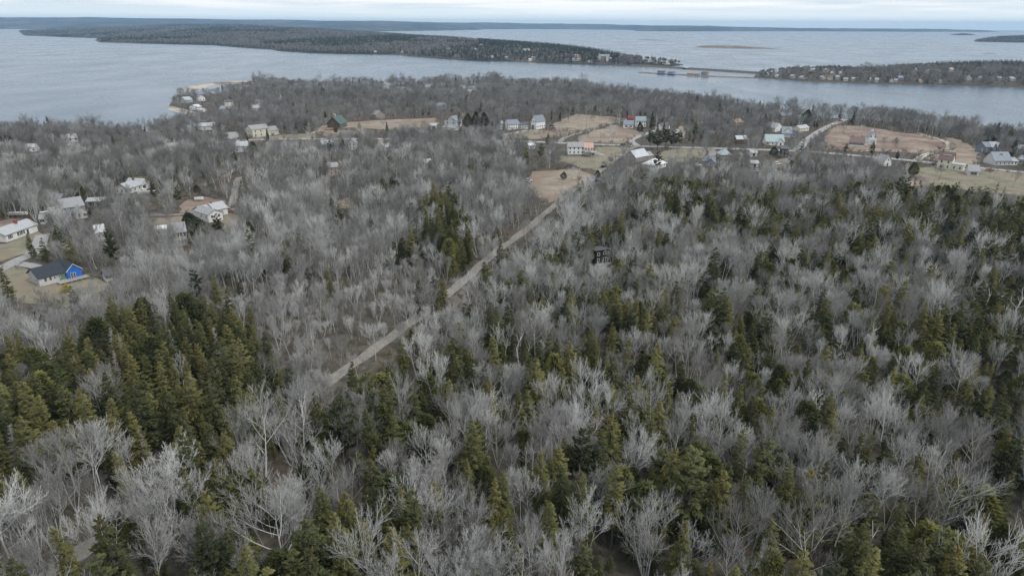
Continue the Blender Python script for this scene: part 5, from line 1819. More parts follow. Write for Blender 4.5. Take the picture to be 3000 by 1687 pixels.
# middle distance
for sd_, kw in ((21, dict(H=15, spread=.36, ang=44)), (22, dict(H=15, spread=.30, ang=34, limbs=10)), (23, dict(H=14, stems=3, spread=.33, limbs=8)), (24, dict(H=13, stems=2, spread=.36, limbs=10)), (25, dict(H=15, spread=.28, ang=36, limbs=11, fork=.42))):
    tr, cr = bare_tree(sd_ * 13, nchild=(7, 5, 2), rtw=1.35, **kw)
    reg('bare_mid', kw['H'], tr, cr, BG, M['twig_grey'], words='bare')
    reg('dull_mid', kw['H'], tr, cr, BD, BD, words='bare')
for sd_, kw in ((31, dict(H=15, spread=.40, ang=46)), (32, dict(H=15, spread=.34, ang=40, limbs=10)), (33, dict(H=14, stems=3, spread=.38, limbs=8))):
    tr, cr = bare_tree(sd_ * 13, nchild=(6, 5, 1), levels=2, rtw=2.4, **kw)
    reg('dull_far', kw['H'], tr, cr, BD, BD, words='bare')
# birches
for sd_, kw in ((41, dict(H=13, spread=.20, ang=36, limbs=9, fork=.35, trunk_r=.13)), (42, dict(H=14, stems=3, spread=.20, limbs=7, fork=.4, ang=32, trunk_r=.13)), (43, dict(H=12, stems=2, spread=.26, limbs=8, fork=.3, ang=40, trunk_r=.14))):
    tr, cr = bare_tree(sd_ * 13, nchild=(5, 4, 2), rtw=1.1, **kw)
    reg('birch', kw['H'], tr, cr, M['bark_birch'], M['twig_grey'], words='white-stemmed')
# evergreens
for sd_, kw, wd in ((51, dict(H=13, base_w=3.0, taper=.8), 'conical'), (52, dict(H=14, base_w=2.7, whorls=20, cones=.32, taper=.8), 'cone-topped'), (53, dict(H=11.5, base_w=2.8, cones=.28, whorls=17, taper=.74), 'blunt cone-topped'),
                    (54, dict(H=12.5, base_w=3.3, gap=.16, taper=.7), 'ragged'), (55, dict(H=15, base_w=2.6, whorls=21, gap=.22, start=.28, taper=.62), 'high-crowned')):
    tr, cr, kn = conifer(sd_ * 7, per=8, plumes=22, pr=.105, **kw)
    reg('spruce', kw['H'], tr, cr, M['bark_spruce'], M['spruce'], kn, words=wd)
for sd_, kw in ((61, dict(H=14, base_w=2.7)), (62, dict(H=15, base_w=2.4, cones=.28)), (63, dict(H=13, base_w=2.9, gap=.12))):
    tr, cr, kn = conifer(sd_ * 7, whorls=15, per=6, plumes=8, pr=.24, **kw)
    reg('spruce_mid', kw['H'], tr, cr, M['bark_spruce'], M['spruce'], kn, words='conical')
    tr, cr, kn = conifer(sd_ * 7 + 3, whorls=16, per=7, plumes=10, pr=.36, **kw)
    reg('dark_mid', kw['H'], tr, cr, M['bark_spruce'], M['dark_needles'], None, words='dark')
for sd_, kw in ((71, dict(H=15, base_w=3.6, whorls=11, gap=.15)), (72, dict(H=14, base_w=3.9, whorls=10, gap=.2))):
    tr, cr, kn = conifer(sd_ * 7, per=7, plumes=30, pr=.25, droop=-.05, up=.16, taper=.55, start=.25, **kw)
    reg('pine', kw['H'], tr, cr, M['bark_spruce'], M['pine'], words='layered')
for sd_, kw in ((81, dict(H=9, W=2.5)), (82, dict(H=10, W=2.2))):
    tr, cr, kn = round_evergreen(sd_, n=900, **kw)
    reg('cedar', kw['H'], tr, cr, M['bark_spruce'], M['cedar'], words='rounded')
tr, cr, kn = round_evergreen(83, H=13, W=4.2, n=1300, pr=.22)
reg('dark_round', 13, tr, cr, M['bark_spruce'], M['dark_needles'], words='dark')
for sd_ in (91, 92):
    tr, cr, kn = conifer(sd_ * 7, H=13, base_w=2.2, whorls=24, per=7, plumes=9, bare=True, start=.15)
    reg('dead_spruce', 13, tr, cr, M['lichen'], M['lichen'], words='leafless')
for sd_ in range(4):
    tr, cr, kn = snag(100 + sd_, 9 + sd_)
    reg('snag', 9 + sd_, tr, cr, M['snag'], M['snag'], words='bleached')
for sd_ in range(3):
    tr, cr, kn = shrub(200 + sd_)
    reg('shrub', 2.6, tr, cr, M['bark_brush'], M['bark_brush'], words='leafless')
for sd_ in range(2):
    tr, cr, kn = shrub(230 + sd_, H=3.4, n=16, tw=12, r=.03)
    reg('brush', 3.4, tr, cr, M['bark_brush'], M['bark_brush'], words='leafless')
# very far trees
for sd_ in range(2):
    g_ = np.random.default_rng(300 + sd_)
    C_, T_ = [], [(np.array([[0, 0, -.5], [0, 0, 6.0], [0, 0, 9.0]]), np.array([.3, .25, .1]))]
    for i in range(70):
        a, t = g_.uniform(0, 6.28), g_.uniform(.1, 1)
        d = norm(np.array([math.cos(a), math.sin(a), g_.uniform(.1, 1.6)]))
        c = np.array([0, 0, 3.5 + 4 * t])
        l_ = g_.uniform(2.5, 4.8) * (1.2 - .4 * t)
        C_.append((np.array([c, c + d * l_ * .6, c + d * l_]), np.array([.15, .32, .08])))
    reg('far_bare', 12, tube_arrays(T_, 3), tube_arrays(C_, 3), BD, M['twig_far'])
    tr, cr, kn = conifer(310 + sd_, H=14, base_w=3.0, whorls=9, per=5, plumes=4, pr=.42)
    reg('far_spruce', 14, tr, cr, M['bark_spruce'], M['dark_needles'])

# ---- where what grows (photograph zones, looked up at each tree's crown)
Z = dict(
    standA=[(0, 1120), (170, 1030), (330, 935), (420, 895), (510, 905), (560, 880), (640, 900), (720, 925), (750, 1040), (755, 1170), (745, 1235), (690, 1300), (660, 1400), (560, 1470), (320, 1420), (140, 1330), (-80, 1320), (-80, 1130)],
    standB=[(925, 1150), (1050, 1180), (1090, 1360), (960, 1400), (900, 1280)],
    standB2=[(1085, 1430), (1180, 1410), (1240, 1560), (1200, 1640), (1100, 1640)],
    standB3=[(1320, 1270), (1430, 1250), (1440, 1400), (1330, 1440)],
    standC=[(1235, 590), (1290, 572), (1340, 586), (1378, 660), (1390, 745), (1330, 772), (1220, 772), (1160, 765), (1150, 705), (1225, 690)],
    standD=[(1068, 530), (1130, 512), (1185, 560), (1100, 592), (1058, 570)],
    bandE=[(1850, 520), (2000, 530), (2200, 560), (2330, 570), (2480, 560), (2640, 540), (2760, 545), (3100, 560), (3100, 800), (2800, 770), (2500, 750), (2250, 720), (2050, 690), (1900, 640), (1840, 570)],
    bandF=[(2600, 560), (3100, 565), (3100, 735), (2700, 705)],
    standG=[(1330, 1030), (1480, 1010), (1500, 1120), (1330, 1130)],
    standH=[(1690, 1200), (1960, 1180), (1980, 1330), (1700, 1330)],
    low=[(560, 850), (820, 790), (1000, 800), (1270, 705), (1325, 790), (1180, 935), (1000, 1080), (850, 1060), (760, 960), (640, 880)],
    point=[(470, 250), (740, 236), (770, 262), (700, 300), (660, 345), (560, 352), (470, 335)],
    birches=[(690, 440), (1000, 430), (1010, 600), (640, 640), (600, 560)],
    bright=[(780, 240), (1500, 240), (1900, 300), (2000, 420), (1300, 330), (700, 350)],
)
px_roads = []
for line, cl in ROADS:
    m_ = line[:, 1] > 40
    px_roads.append(project(np.c_[line[m_], height(line[m_])]))
px_fields = [project(np.c_[f, height(f)]) for f in FIELDS]


def keep_view(px, py, slant, g, p_field=.9, p_road=.75, p_box=.9):
    """False where a crown would cover a field, road or building that the photograph shows open"""
    n = len(px)
    Q = np.stack([px, py], 1)
    ok = np.ones(n, bool)
    u = g.random(n)
    for f in px_fields:
        ok &= ~(in_poly(Q, f) & (u < p_field))
    for i, r_ in enumerate(px_roads):
        thr = (2.2 if i == 0 else 3.0) * F_PX / slant
        near = (Q[:, 0] > r_[:, 0].min() - 60) & (Q[:, 0] < r_[:, 0].max() + 60)
        if near.any():
            d = np.full(n, 1e9)
            d[near] = seg_dist(Q[near], r_)
            pr = p_road * ROAD_OPEN[i] / .75
            if i == 1:
                pr = np.where((Q[:, 0] < 690) | ((Q[:, 0] > 960) & (Q[:, 0] < 1540)), .0, pr)
            if i == 0:
                pr = np.where(Q[:, 1] < 870, .74, np.where(Q[:, 1] < 1150, .35, np.where((Q[:, 1] > 1490) & (Q[:, 1] < 1560), .2, .0)))
            ok &= ~((d < thr) & (u < pr))
    for x0, y0, x1, y1 in BOXES:
        m = 2.0 * F_PX / slant
        ok &= ~((Q[:, 0] > x0 - m * .7) & (Q[:, 0] < x1 + m * .7) & (Q[:, 1] > y0 - m * .3) & (Q[:, 1] < y1 + m * .2) & (u < p_box))
    return ok


def candidates(y0, y1, s, g, jit=.45):
    xs = np.arange(-1.05 * y1 - 40, 1.05 * y1 + 40, s)
    ys = np.arange(y0, y1, s)
    X, Y = np.meshgrid(xs, ys)
    P = np.stack([X.ravel(), Y.ravel()], 1) + g.uniform(-jit, jit, (X.size, 2)) * s
    q = project(np.c_[P, np.full(len(P), 0.0)])
    return P[(q[:, 0] > -330) & (q[:, 0] < 3330) & (q[:, 1] < 2150) & (P[:, 1] > 30)]


def clear_ground(P, extra=0.0):
    ok = height(P) > SEA + 1.0
    for f in FIELDS:
        b0, b1 = f.min(0), f.max(0)
        m = (P[:, 0] > b0[0]) & (P[:, 0] < b1[0]) & (P[:, 1] > b0[1]) & (P[:, 1] < b1[1])
        if m.any():
            k = np.where(m)[0]
            ok[k[in_poly(P[k], f)]] = False
    for f in FOOT:
        b0, b1 = f.min(0), f.max(0)
        m = (P[:, 0] > b0[0]) & (P[:, 0] < b1[0]) & (P[:, 1] > b0[1]) & (P[:, 1] < b1[1])
        if m.any():
            k = np.where(m)[0]
            ok[k[in_poly(P[k], f)]] = False
    for line, cl in ROADS:
        b0, b1 = line.min(0) - 8, line.max(0) + 8
        m = (P[:, 0] > b0[0]) & (P[:, 0] < b1[0]) & (P[:, 1] > b0[1]) & (P[:, 1] < b1[1])
        if m.any():
            k = np.where(m)[0]
            ok[k[seg_dist(P[k], line) < np.where(P[k][:, 1] < 175, min(cl, 1.6), cl) + extra]] = False
    return ok


TREES = []            # dicts: kind, variant, xy, z, height, rotation, lean, zone words
HERO = []


def add_tree(kind, var, x, y, h, rz=None, lean=(0, 0), label=None, width=1.0, z=None):
    K = KINDS[kind][var % len(KINDS[kind])]
    TREES.append(dict(kind=kind, var=var % len(KINDS[kind]), x=x, y=y, z=H1(x, y) if z is None else z, s=h / K.H, w=width, rz=rng.uniform(0, 6.28) if rz is None else rz, lean=lean, label=label))


def hero(kind, var, base, h, label, width=1.0, rz=None):
    p = G(*base)
    HERO.append((p[0], p[1], 2.6 if kind not in ('snag', 'shrub') else 1.0))
    add_tree(kind, var, p[0], p[1], h, rz, label=label, width=width)
    d_ = math.hypot(p[0], p[1])
    if d_ > 230 and kind in ('pine', 'dark_mid', 'dark_round', 'spruce'):
        k_ = F_PX / math.hypot(d_, 70)
        BOXES.append((base[0] - 2.0 * k_, base[1] - h * k_, base[0] + 2.0 * k_, base[1] - h * k_ * .25))


# individually placed trees
hero('bare', 0, (60, 1700), 17.5, 'tall pale broad-crowned bare tree at the lower left corner of the view', 1.1)
hero('bare', 1, (184, 1588), 15.5, 'leaning pale bare tree left of the lowest visible stretch of lane')
hero('bare', 4, (234, 1450), 14.5, 'slim bare tree standing first of three before the evergreen stand')
hero('bare', 4, (284, 1468), 15.5, 'slim bare tree standing second of three before the evergreen stand')
hero('bare', 5, (300, 1462), 14.5, 'slim forked bare tree standing third of three before the evergreen stand')
hero('bare', 3, (530, 1516), 13.5, 'fan-shaped pale bare tree against the dark lower left evergreens', 1.15)
hero('bare', 0, (780, 1415), 15.5, 'big pale broad-crowned bare tree right of the evergreen stand', 1.15)
hero('bare', 6, (845, 1700), 15.0, 'big pale spreading bare tree at the bottom left of centre', 1.1)
hero('bushy', 1, (640, 1720), 12.5, 'pale many-branched bare tree at the bottom edge left of its big spreading neighbour', 1.1)
hero('bushy', 0, (1262, 1485), 11.0, 'dense bushy pale bare tree right of the evergreen clump near the bottom', 1.15)
hero('bushy', 1, (1345, 1700), 12.5, 'very dense bushy pale bare tree at the bottom centre', 1.3)
hero('bushy', 0, (1430, 1760), 11.5, 'dense pale bare tree cut by the bottom edge at centre', 1.25)
hero('birch', 2, (1024, 1568), 14.0, 'white forked birch standing clear near the bottom centre')
hero('birch', 1, (905, 1420), 14.0, 'white birch leaning beside the dark evergreens near the bottom centre')
hero('bare', 1, (2620, 1480), 16.0, 'large dark-trunked bare tree leaning right at the lower right')
hero('bare', 0, (2740, 1600), 15.5, 'large pale bare tree with wide limbs at the lower right')
hero('birch', 2, (1095, 815), 12.0, 'lone white birch in the low brush left of the lane', 1.2)
hero('birch', 2, (1120, 822), 10.0, 'second smaller white birch beside the lone one in the low brush')
hero('birch', 0, (455, 905), 15.0, 'tall white birch above the evergreen stand at left')
hero('birch', 0, (490, 975), 14.0, 'tall forked white birch at the top edge of the evergreen stand')
hero('spruce', 0, (1231, 928), 11.5, 'lone dark spruce hiding part of the gravel lane', 1.0)
hero('spruce', 3, (1272, 895), 9.5, 'ragged spruce beside the lane, left of two')
hero('spruce', 2, (1300, 900), 9.5, 'ragged spruce beside the lane, right of two')
hero('spruce', 0, (1290, 960), 11.0, 'spruce on the near side of the lane below the ragged pair')
hero('spruce', 0, (645, 925), 12.5, 'tall dark spruce standing apart above the evergreen stand')
hero('spruce', 2, (712, 905), 8.5, 'small dark spruce right of the tall one above the evergreen stand')
hero('spruce', 0, (98, 758), 9.5, 'dark spruce with white trunks beside it right of the left lawn')
hero('spruce', 3, (138, 768), 9.0, 'dark ragged spruce just right of the one beside the left lawn')
hero('pine', 0, (340, 785), 14.0, 'tall pine half hiding the small white cottage')
hero('pine', 1, (1000, 700), 12.0, 'dark pine alone left of the dark evergreen clump')
hero('dark_round', 0, (560, 688), 9.5, 'broad black-green evergreen left of the stepped white house', 1.15)
hero('pine', 1, (640, 690), 9.0, 'dark pine in front of the stepped white house', 1.0)
hero('pine', 0, (712, 590), 9.0, 'dark pine right of the gravel driveway bend')
hero('pine', 1, (525, 600), 9.0, 'dark pine in front of the reddish clearing')
hero('pine', 0, (455, 590), 9.5, 'dark pine below the white bungalow')
hero('spruce', 0, (35, 900), 12.5, 'dark spruce at the left edge in front of the blue wrapped house')
hero('spruce', 3, (235, 955), 12.0, 'thin grey-green spruce below the blue wrapped house', .9)
hero('spruce', 4, (1345, 372 + 10), 14.0, 'dark evergreen, first of the clump right of the tall grey house')
hero('dark_round', 0, (1372, 380), 13.5, 'dark evergreen, second of the clump right of the tall grey house', .72)
hero('dark_round', 0, (1396, 379), 14.5, 'dark evergreen, third of the clump right of the tall grey house', .72)
hero('dark_round', 0, (1418, 380), 14.0, 'dark evergreen, last of the clump right of the tall grey house', .72)
hero('dark_round', 0, (2362, 368), 14.0, 'tall dark rounded evergreen near the end of the village road', .8)
hero('dark_round', 0, (1873, 392), 9.5, 'dark cedar in front of the white slate roofed house', .62)
hero('dark_round', 0, (1652, 527), 4.6, 'small round dark evergreen alone in the tan clearing', 1.0)
hero('dark_round', 0, (1750, 522), 4.6, 'small round dark evergreen beside the parked blue car', .9)
hero('pine', 0, (2551, 466), 11.0, 'dark pine alone below the white cape with the brown roof')
hero('pine', 1, (1925, 500), 11.5, 'dark pine overlapping the small white hipped roof house')
for i, (x, y, h_) in enumerate(((1905, 430, 12), (1925, 440, 14), (1950, 432, 14), (1972, 436, 13), (1990, 430, 11))):
    hero('pine', i, (x, y), h_, 'dark pine, %s from the left in the clump above the main road' % ORD[i], 1.5)
hero('dark_mid', 0, (1640, 355), 8.0, 'small dark evergreen, left of a pair above the white barn', 1.0)
hero('dark_mid', 1, (1615, 355), 8.5, 'small dark evergreen, right of a pair above the white barn', 1.0)
hero('dark_mid', 0, (786, 416), 9.0, 'dark conical evergreen before the cream clapboard building', 1.2)
hero('dark_mid', 1, (430, 415), 10.5, 'dark spruce left of its rounded neighbour on the left slope', 1.0)
hero('dark_round', 0, (494, 424), 7.0, 'dark rounded evergreen above the low grey house', 1.0)
hero('dark_mid', 2, (335, 440), 9.5, 'dark spruce among bare trees on the left slope', 1.1)
hero('pine', 1, (985, 398), 9.0, 'dark pine before the green roofed barn')
hero('dark_mid', 2, (1135, 395), 9.5, 'dark conical evergreen before the long tan field', 1.0)
hero('dark_mid', 0, (1945, 395), 9.5, 'dark spruce beside the white garage', 1.1)
hero('dark_mid', 1, (1925, 390), 9.0, 'dark spruce left of the white garage', 1.1)
hero('pine', 0, (1542, 500), 12.5, 'tall layered pine left of the tan clearing top')
hero('pine', 1, (1585, 470), 11.0, 'layered pine by the small white roofed shed')
hero('pine', 0, (2035, 412), 13.5, 'tall dark pine above the main road right of the crossroads')
hero('dark_round', 0, (2265, 458), 6.5, 'dark evergreen in front of the tall black house', 1.1)
hero('bare', 0, (790, 405), 13.0, 'big rounded bare tree in front of the cream clapboard building', 1.3)
hero('spruce', 0, (1885, 815), 12.0, 'single green spruce right of the black house in the woods')
hero('spruce', 3, (1625, 850), 12.5, 'green spruce left of the black house in the woods', 1.1)
hero('cedar', 0, (1650, 730), 7.5, 'rounded green evergreen above the black house in the woods', 1.0)
for i, (x, y, h_) in enumerate(((1725, 475, 6.5), (1762, 418, 6), (1795, 417, 6), (1720, 412, 6), (1748, 486, 6.5), (1735, 366, 6))):
    hero('bare', 6, (x, y), h_, 'small orchard-like bare tree, %s of those standing about the tan fields' % ORD[i])
for i, (x, y, h_) in enumerate(((2560, 905, 9), (2395, 1005, 9), (2270, 960, 10), (2680, 700, 11), (2720, 690, 10), (2590, 640, 8), (2455, 740, 7), (2490, 745, 7), (2955, 1000, 13), (2905, 950, 9), (2880, 925, 9), (1540, 1400, 6), (1560, 1395, 7), (888, 1545, 5), (940, 1500, 8), (2325, 1690, 5), (1760, 1430, 7), (2200, 1500, 8), (2350, 980, 8), (2530, 800, 8))):
    hero('snag', i, (x, y), h_, 'bleached dead trunk, %s of the snags %s' % (ORD[i % 10], 'scattered through the right-hand woods' if i < 10 else 'standing in the lower woods'))
hero('cedar', 0, (196, 855), 2.6, 'golden yellow rounded shrub in front of the blue wrapped house', 1.5)

heroP = np.array([[a, b] for a, b, c in HERO])
heroR = np.array([c for a, b, c in HERO])


def far_from_heroes(P):
    ok = np.ones(len(P), bool)
    for (x, y), r_ in zip(heroP, heroR):
        ok &= (P[:, 0] - x) ** 2 + (P[:, 1] - y) ** 2 > r_ * r_
    return ok


def scatter(y0, y1, s, seed, keep):
    g = np.random.default_rng(seed)
    P = candidates(y0, y1, s, g)
    P = P[clear_ground(P) & far_from_heroes(P)]
    P = P[g.random(len(P)) < keep]
    n = len(P)
    z = height(P)
    dist = np.hypot(P[:, 0], P[:, 1])
    hnat = 6.6 + 4.2 * vnoise(P, 24, seed + 1) + 3.2 * g.random(n) ** 1.3 + 1.8 * vnoise(P, 90, seed + 2)
    hnat = np.where(dist > 500, hnat * (.55 + .55 * vnoise(P, 34, seed + 5)), hnat)
    hnat = hnat * np.interp(dist, [70, 170], [1.25, 1.0])
    pt = in_poly(project(np.c_[P, z + 4.0]), Z['point'])
    hnat = np.where(pt, hnat * .75, hnat)
    cr = project(np.c_[P, z + hnat * .6])
    slant = np.sqrt(dist ** 2 + 70 ** 2)
    pc = np.where(cr[:, 1] > 1250, .64, np.where(cr[:, 1] > 800, .60, np.where(cr[:, 1] > 560, .44, .11)))
    lane_x = np.interp(cr[:, 1], [p[1] for p in LANE_PX], [p[0] for p in LANE_PX])
    left = cr[:, 0] < lane_x
    pc = np.where(left & (cr[:, 1] < 1000), .085, pc)
    inz = {k: in_poly(cr, v) for k, v in Z.items()}
    cl = vnoise(P, 12, seed + 7)
    pc = pc * np.where(cl * .6 + .4 * g.random(n) > .5, 1.5, .5)
    for k, v in (('standA', .97), ('standB', .93), ('standB2', .88), ('standB3', .8), ('standC', .93), ('standD', .85), ('bandE', .72), ('bandF', .86), ('standG', .6), ('standH', .65)):
        pc = np.where(inz[k], np.clip(v * (1 if v > .6 else np.where(cl > .5, 1.35, .6)), 0, .97), pc)
    pc = np.where(inz['low'], .03, pc)
    con = g.random(n) < pc
    low = inz['low']
    h = np.where(low, hnat * np.where(g.random(n) < .35, .8, .5), hnat)
    h = np.where(con & ~inz['standA'] & ~inz['standC'] & ~inz['bandE'] & ~inz['standB'] & ~inz['standB2'] & ~inz['standB3'] & ~inz['standH'] & (g.random(n) < .42), h * g.uniform(.5, .85, n), h)
    uu = g.random(n)
    h = h * np.where(uu < .07, 1.15, np.where(uu > .72, .65, 1.0))
    h = np.where((dist > 560) & ~pt & (uu < .14), h * 1.25, h)
    ok = keep_view(cr[:, 0], cr[:, 1], slant, g)
    top = project(np.c_[P, z + h * .92])
    ok &= keep_view(top[:, 0], top[:, 1], slant, g, .6, .35, .75)
    lo_ = project(np.c_[P, z + h * .3])
    ok &= keep_view(lo_[:, 0], lo_[:, 1], slant, g, .7, .5, .85)
    ok &= ~(low & (g.random(n) < .08))
    ok &= ~(pt & (g.random(n) < .1))
    u = g.random(n); u2 = g.random(n)
    for i in np.where(ok)[0]:
        d = dist[i]
        if con[i]:
            if inz['standA'][i] or inz['standC'][i]:
                k = 'spruce' if d < 330 else 'spruce_mid'
                if u[i] < .06: k = 'dead_spruce'
                elif u[i] < .14 and d < 330: k = 'cedar'
                h[i] = max(h[i], 8.5) * g.uniform(.9, 1.15)
            else:
                k = 'spruce' if u[i] < .62 else ('cedar' if u[i] < .82 else 'pine')
                if d > 330 and k == 'spruce': k = 'spruce_mid'
                if d > 520: k = 'dark_mid' if u[i] < .7 else 'pine'
                if k == 'cedar': h[i] *= .8
        else:
            if (inz['birches'][i] and u[i] < .45) or u[i] < .05:
                k = 'birch'
            elif u[i] > .975 and not low[i]:
                k = 'snag'; h[i] *= .7
            elif d < 255:
                k = 'bare' if u2[i] > .06 else 'bushy'
                if k == 'bushy': h[i] *= .75
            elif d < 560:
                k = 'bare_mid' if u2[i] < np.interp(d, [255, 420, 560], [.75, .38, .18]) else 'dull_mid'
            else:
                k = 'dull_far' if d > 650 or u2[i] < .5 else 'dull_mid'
        add_tree(k, int(u2[i] * 997), P[i, 0], P[i, 1], h[i], lean=(g.normal(0, .05), g.normal(0, .05)), width=(g.uniform(.85, 1.15) if con[i] else g.uniform(.7, 1.05) * (1.3 if dist[i] > 560 else 1)), z=z[i])


scatter(34, 200, 3.5, 1001, .85)
scatter(200, 330, 3.65, 1002, .85)
scatter(330, 560, 4.4, 1003, .86)
scatter(560, 1320, 6.2, 1004, .88)
# shrubs: undergrowth through the woods, thicker in the low brush and along road edges
g = np.random.default_rng(77)
SHR = []
for y0, y1, s, kp, kk in ((40, 200, 3.2, .26, 'shrub'), (200, 330, 3.0, .34, 'shrub'), (330, 640, 5.2, .5, 'brush')):
    P = candidates(y0, y1, s, g)
    P = P[clear_ground(P, .6)]
    z_ = height(P)
    q = project(np.c_[P, z_ + 1.2])
    lowz = in_poly(q, Z['low'])
    st = in_poly(q, Z['standA'])
    kp_ = np.where(lowz, 1.0, np.where(st, .1, kp))
    sl = np.hypot(P[:, 0], P[:, 1])
    okk = (g.random(len(P)) < kp_) & keep_view(q[:, 0], q[:, 1], np.sqrt(sl ** 2 + 6400), g, .9, .5, .8)
    for p, zz_ in zip(P[okk], z_[okk]):
        SHR.append((kk, int(g.integers(0, 99)), p[0], p[1], zz_, g.uniform(.55, 1.35), g.uniform(0, 6.28)))


# trees standing in yards and fields, and brush along field edges
g = np.random.default_rng(91)
for f in FIELDS:
    lo_, hi_ = f.min(0), f.max(0)
    n0 = int((hi_[0] - lo_[0]) * (hi_[1] - lo_[1]) / 420)
    P = g.uniform(lo_, hi_, (n0, 2))
    P = P[in_poly(P, f)]
    if len(P) == 0:
        continue
    okk = np.ones(len(P), bool)
    for q in FOOT:
        okk &= ~in_poly(P, q)
    for line, cl_ in ROADS:
        okk &= seg_dist(P, line) > cl_ + .5
    okk &= far_from_heroes(P)
    q = project(np.c_[P, height(P) + 4.0])
    okk &= keep_view(q[:, 0], q[:, 1], np.hypot(P[:, 0], P[:, 1]), g, 0.0, .6, .9)
    for p in P[okk & (g.random(len(P)) < .55)]:
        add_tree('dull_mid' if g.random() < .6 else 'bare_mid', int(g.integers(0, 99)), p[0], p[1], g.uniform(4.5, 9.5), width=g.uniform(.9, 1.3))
    P = g.uniform(lo_, hi_, (int((hi_[0] - lo_[0]) * (hi_[1] - lo_[1]) / 45), 2))
    P = P[in_poly(P, f) & (vnoise(P, 14, 9) > .5)]
    for line, cl_ in ROADS:
        P = P[seg_dist(P, line) > cl_] if len(P) else P
    for p in P:
        SHR.append(('shrub', int(g.integers(0, 3)), p[0], p[1], H1(*p), g.uniform(.15, .42), g.uniform(0, 6.28)))
    e = np.concatenate([f, f[:1]])
    for a, b_ in zip(e[:-1], e[1:]):
        if g.random() < .5:
            for k in range(int(g.integers(1, 3))):
                p = a + (b_ - a) * g.random() + g.normal(0, 1.3, 2)
                SHR.append(('brush', int(g.integers(0, 2)), p[0], p[1], H1(*p), g.uniform(.35, .95), g.uniform(0, 6.28)))


# ---- objects
def massed(name, items, label, cat):
    """one object of kind stuff: points that carry tree forms (geometry nodes)"""
    keys = sorted({(k, v) for k, v, *_ in items})
    col = bpy.data.collections.new(name + '_forms')
    for i, (k, v) in enumerate(keys):
        o = bpy.data.objects.new('%s_form_%03d' % (name, i), KINDS[k][v].joined)
        col.objects.link(o)
    order = {kv: i for i, kv in enumerate(keys)}
    me = bpy.data.meshes.new(name)
    n = len(items)
    me.vertices.add(n)
    me.vertices.foreach_set('co', np.array([(x, y, z) for _, _, x, y, z, *_ in items], np.float32).ravel())
    a = me.attributes.new('form', 'INT', 'POINT'); a.data.foreach_set('value', np.array([order[(k, v)] for k, v, *_ in items], np.int32))
    a = me.attributes.new('turn', 'FLOAT_VECTOR', 'POINT'); a.data.foreach_set('vector', np.array([it[6] for it in items], np.float32).ravel())
    a = me.attributes.new('size', 'FLOAT_VECTOR', 'POINT'); a.data.foreach_set('vector', np.array([it[5] for it in items], np.float32).ravel())
    o = link(name, me)
    tag(o, label, cat, kind='stuff')
    ng = bpy.data.node_groups.new(name + '_nodes', 'GeometryNodeTree')
    ng.interface.new_socket('Geometry', in_out='INPUT', socket_type='NodeSocketGeometry')
    ng.interface.new_socket('Geometry', in_out='OUTPUT', socket_type='NodeSocketGeometry')
    N, L = ng.nodes, ng.links
    gi, go = N.new('NodeGroupInput'), N.new('NodeGroupOutput')
    ci = N.new('GeometryNodeCollectionInfo')
    ci.inputs['Collection'].default_value = col
    ci.inputs['Separate Children'].default_value = True
    ci.inputs['Reset Children'].default_value = True
    ip = N.new('GeometryNodeInstanceOnPoints')
    ip.inputs['Pick Instance'].default_value = True

    def attr(nm, t):
        na = N.new('GeometryNodeInputNamedAttribute')
        na.data_type = t
        na.inputs['Name'].default_value = nm
        return na.outputs['Attribute']
    e2r = N.new('FunctionNodeEulerToRotation')
    L.new(gi.outputs[0], ip.inputs['Points'])
    L.new(ci.outputs[0], ip.inputs['Instance'])
    L.new(attr('form', 'INT'), ip.inputs['Instance Index'])
    L.new(attr('turn', 'FLOAT_VECTOR'), e2r.inputs[0])
    L.new(e2r.outputs[0], ip.inputs['Rotation'])
    L.new(attr('size', 'FLOAT_VECTOR'), ip.inputs['Scale'])
    L.new(ip.outputs[0], go.inputs[0])
    md = o.modifiers.new('woodland', 'NODES')
    md.node_group = ng
    return o


NAMES = {'bare': 'bare_tree', 'bushy': 'bare_tree', 'bare_mid': 'bare_tree', 'dull_mid': 'bare_tree', 'dull_far': 'bare_tree', 'birch': 'birch_tree', 'spruce': 'spruce_tree', 'spruce_mid': 'spruce_tree', 'dark_mid': 'spruce_tree', 'pine': 'pine_tree', 'cedar': 'cedar_tree',
         'dark_round': 'rounded_evergreen', 'dead_spruce': 'dead_spruce', 'snag': 'dead_snag'}
LIMIT = {'bare_tree': 290, 'birch_tree': 120, 'spruce_tree': 280, 'pine_tree': 90, 'cedar_tree': 90, 'rounded_evergreen': 50, 'dead_spruce': 30, 'dead_snag': 60}
WORDS = {'bare_tree': '%s bare grey tree', 'birch_tree': '%s birch', 'spruce_tree': '%s green spruce', 'pine_tree': '%s pine', 'cedar_tree': '%s olive green evergreen', 'rounded_evergreen': '%s rounded evergreen', 'dead_spruce': '%s silver-grey dead spruce', 'dead_snag': '%s dead trunk'}

base_px = project(np.array([(t['x'], t['y'], t['z']) for t in TREES]))
crown_px = project(np.array([(t['x'], t['y'], t['z'] + t['s'] * KINDS[t['kind']][t['var']].H * .65) for t in TREES]))


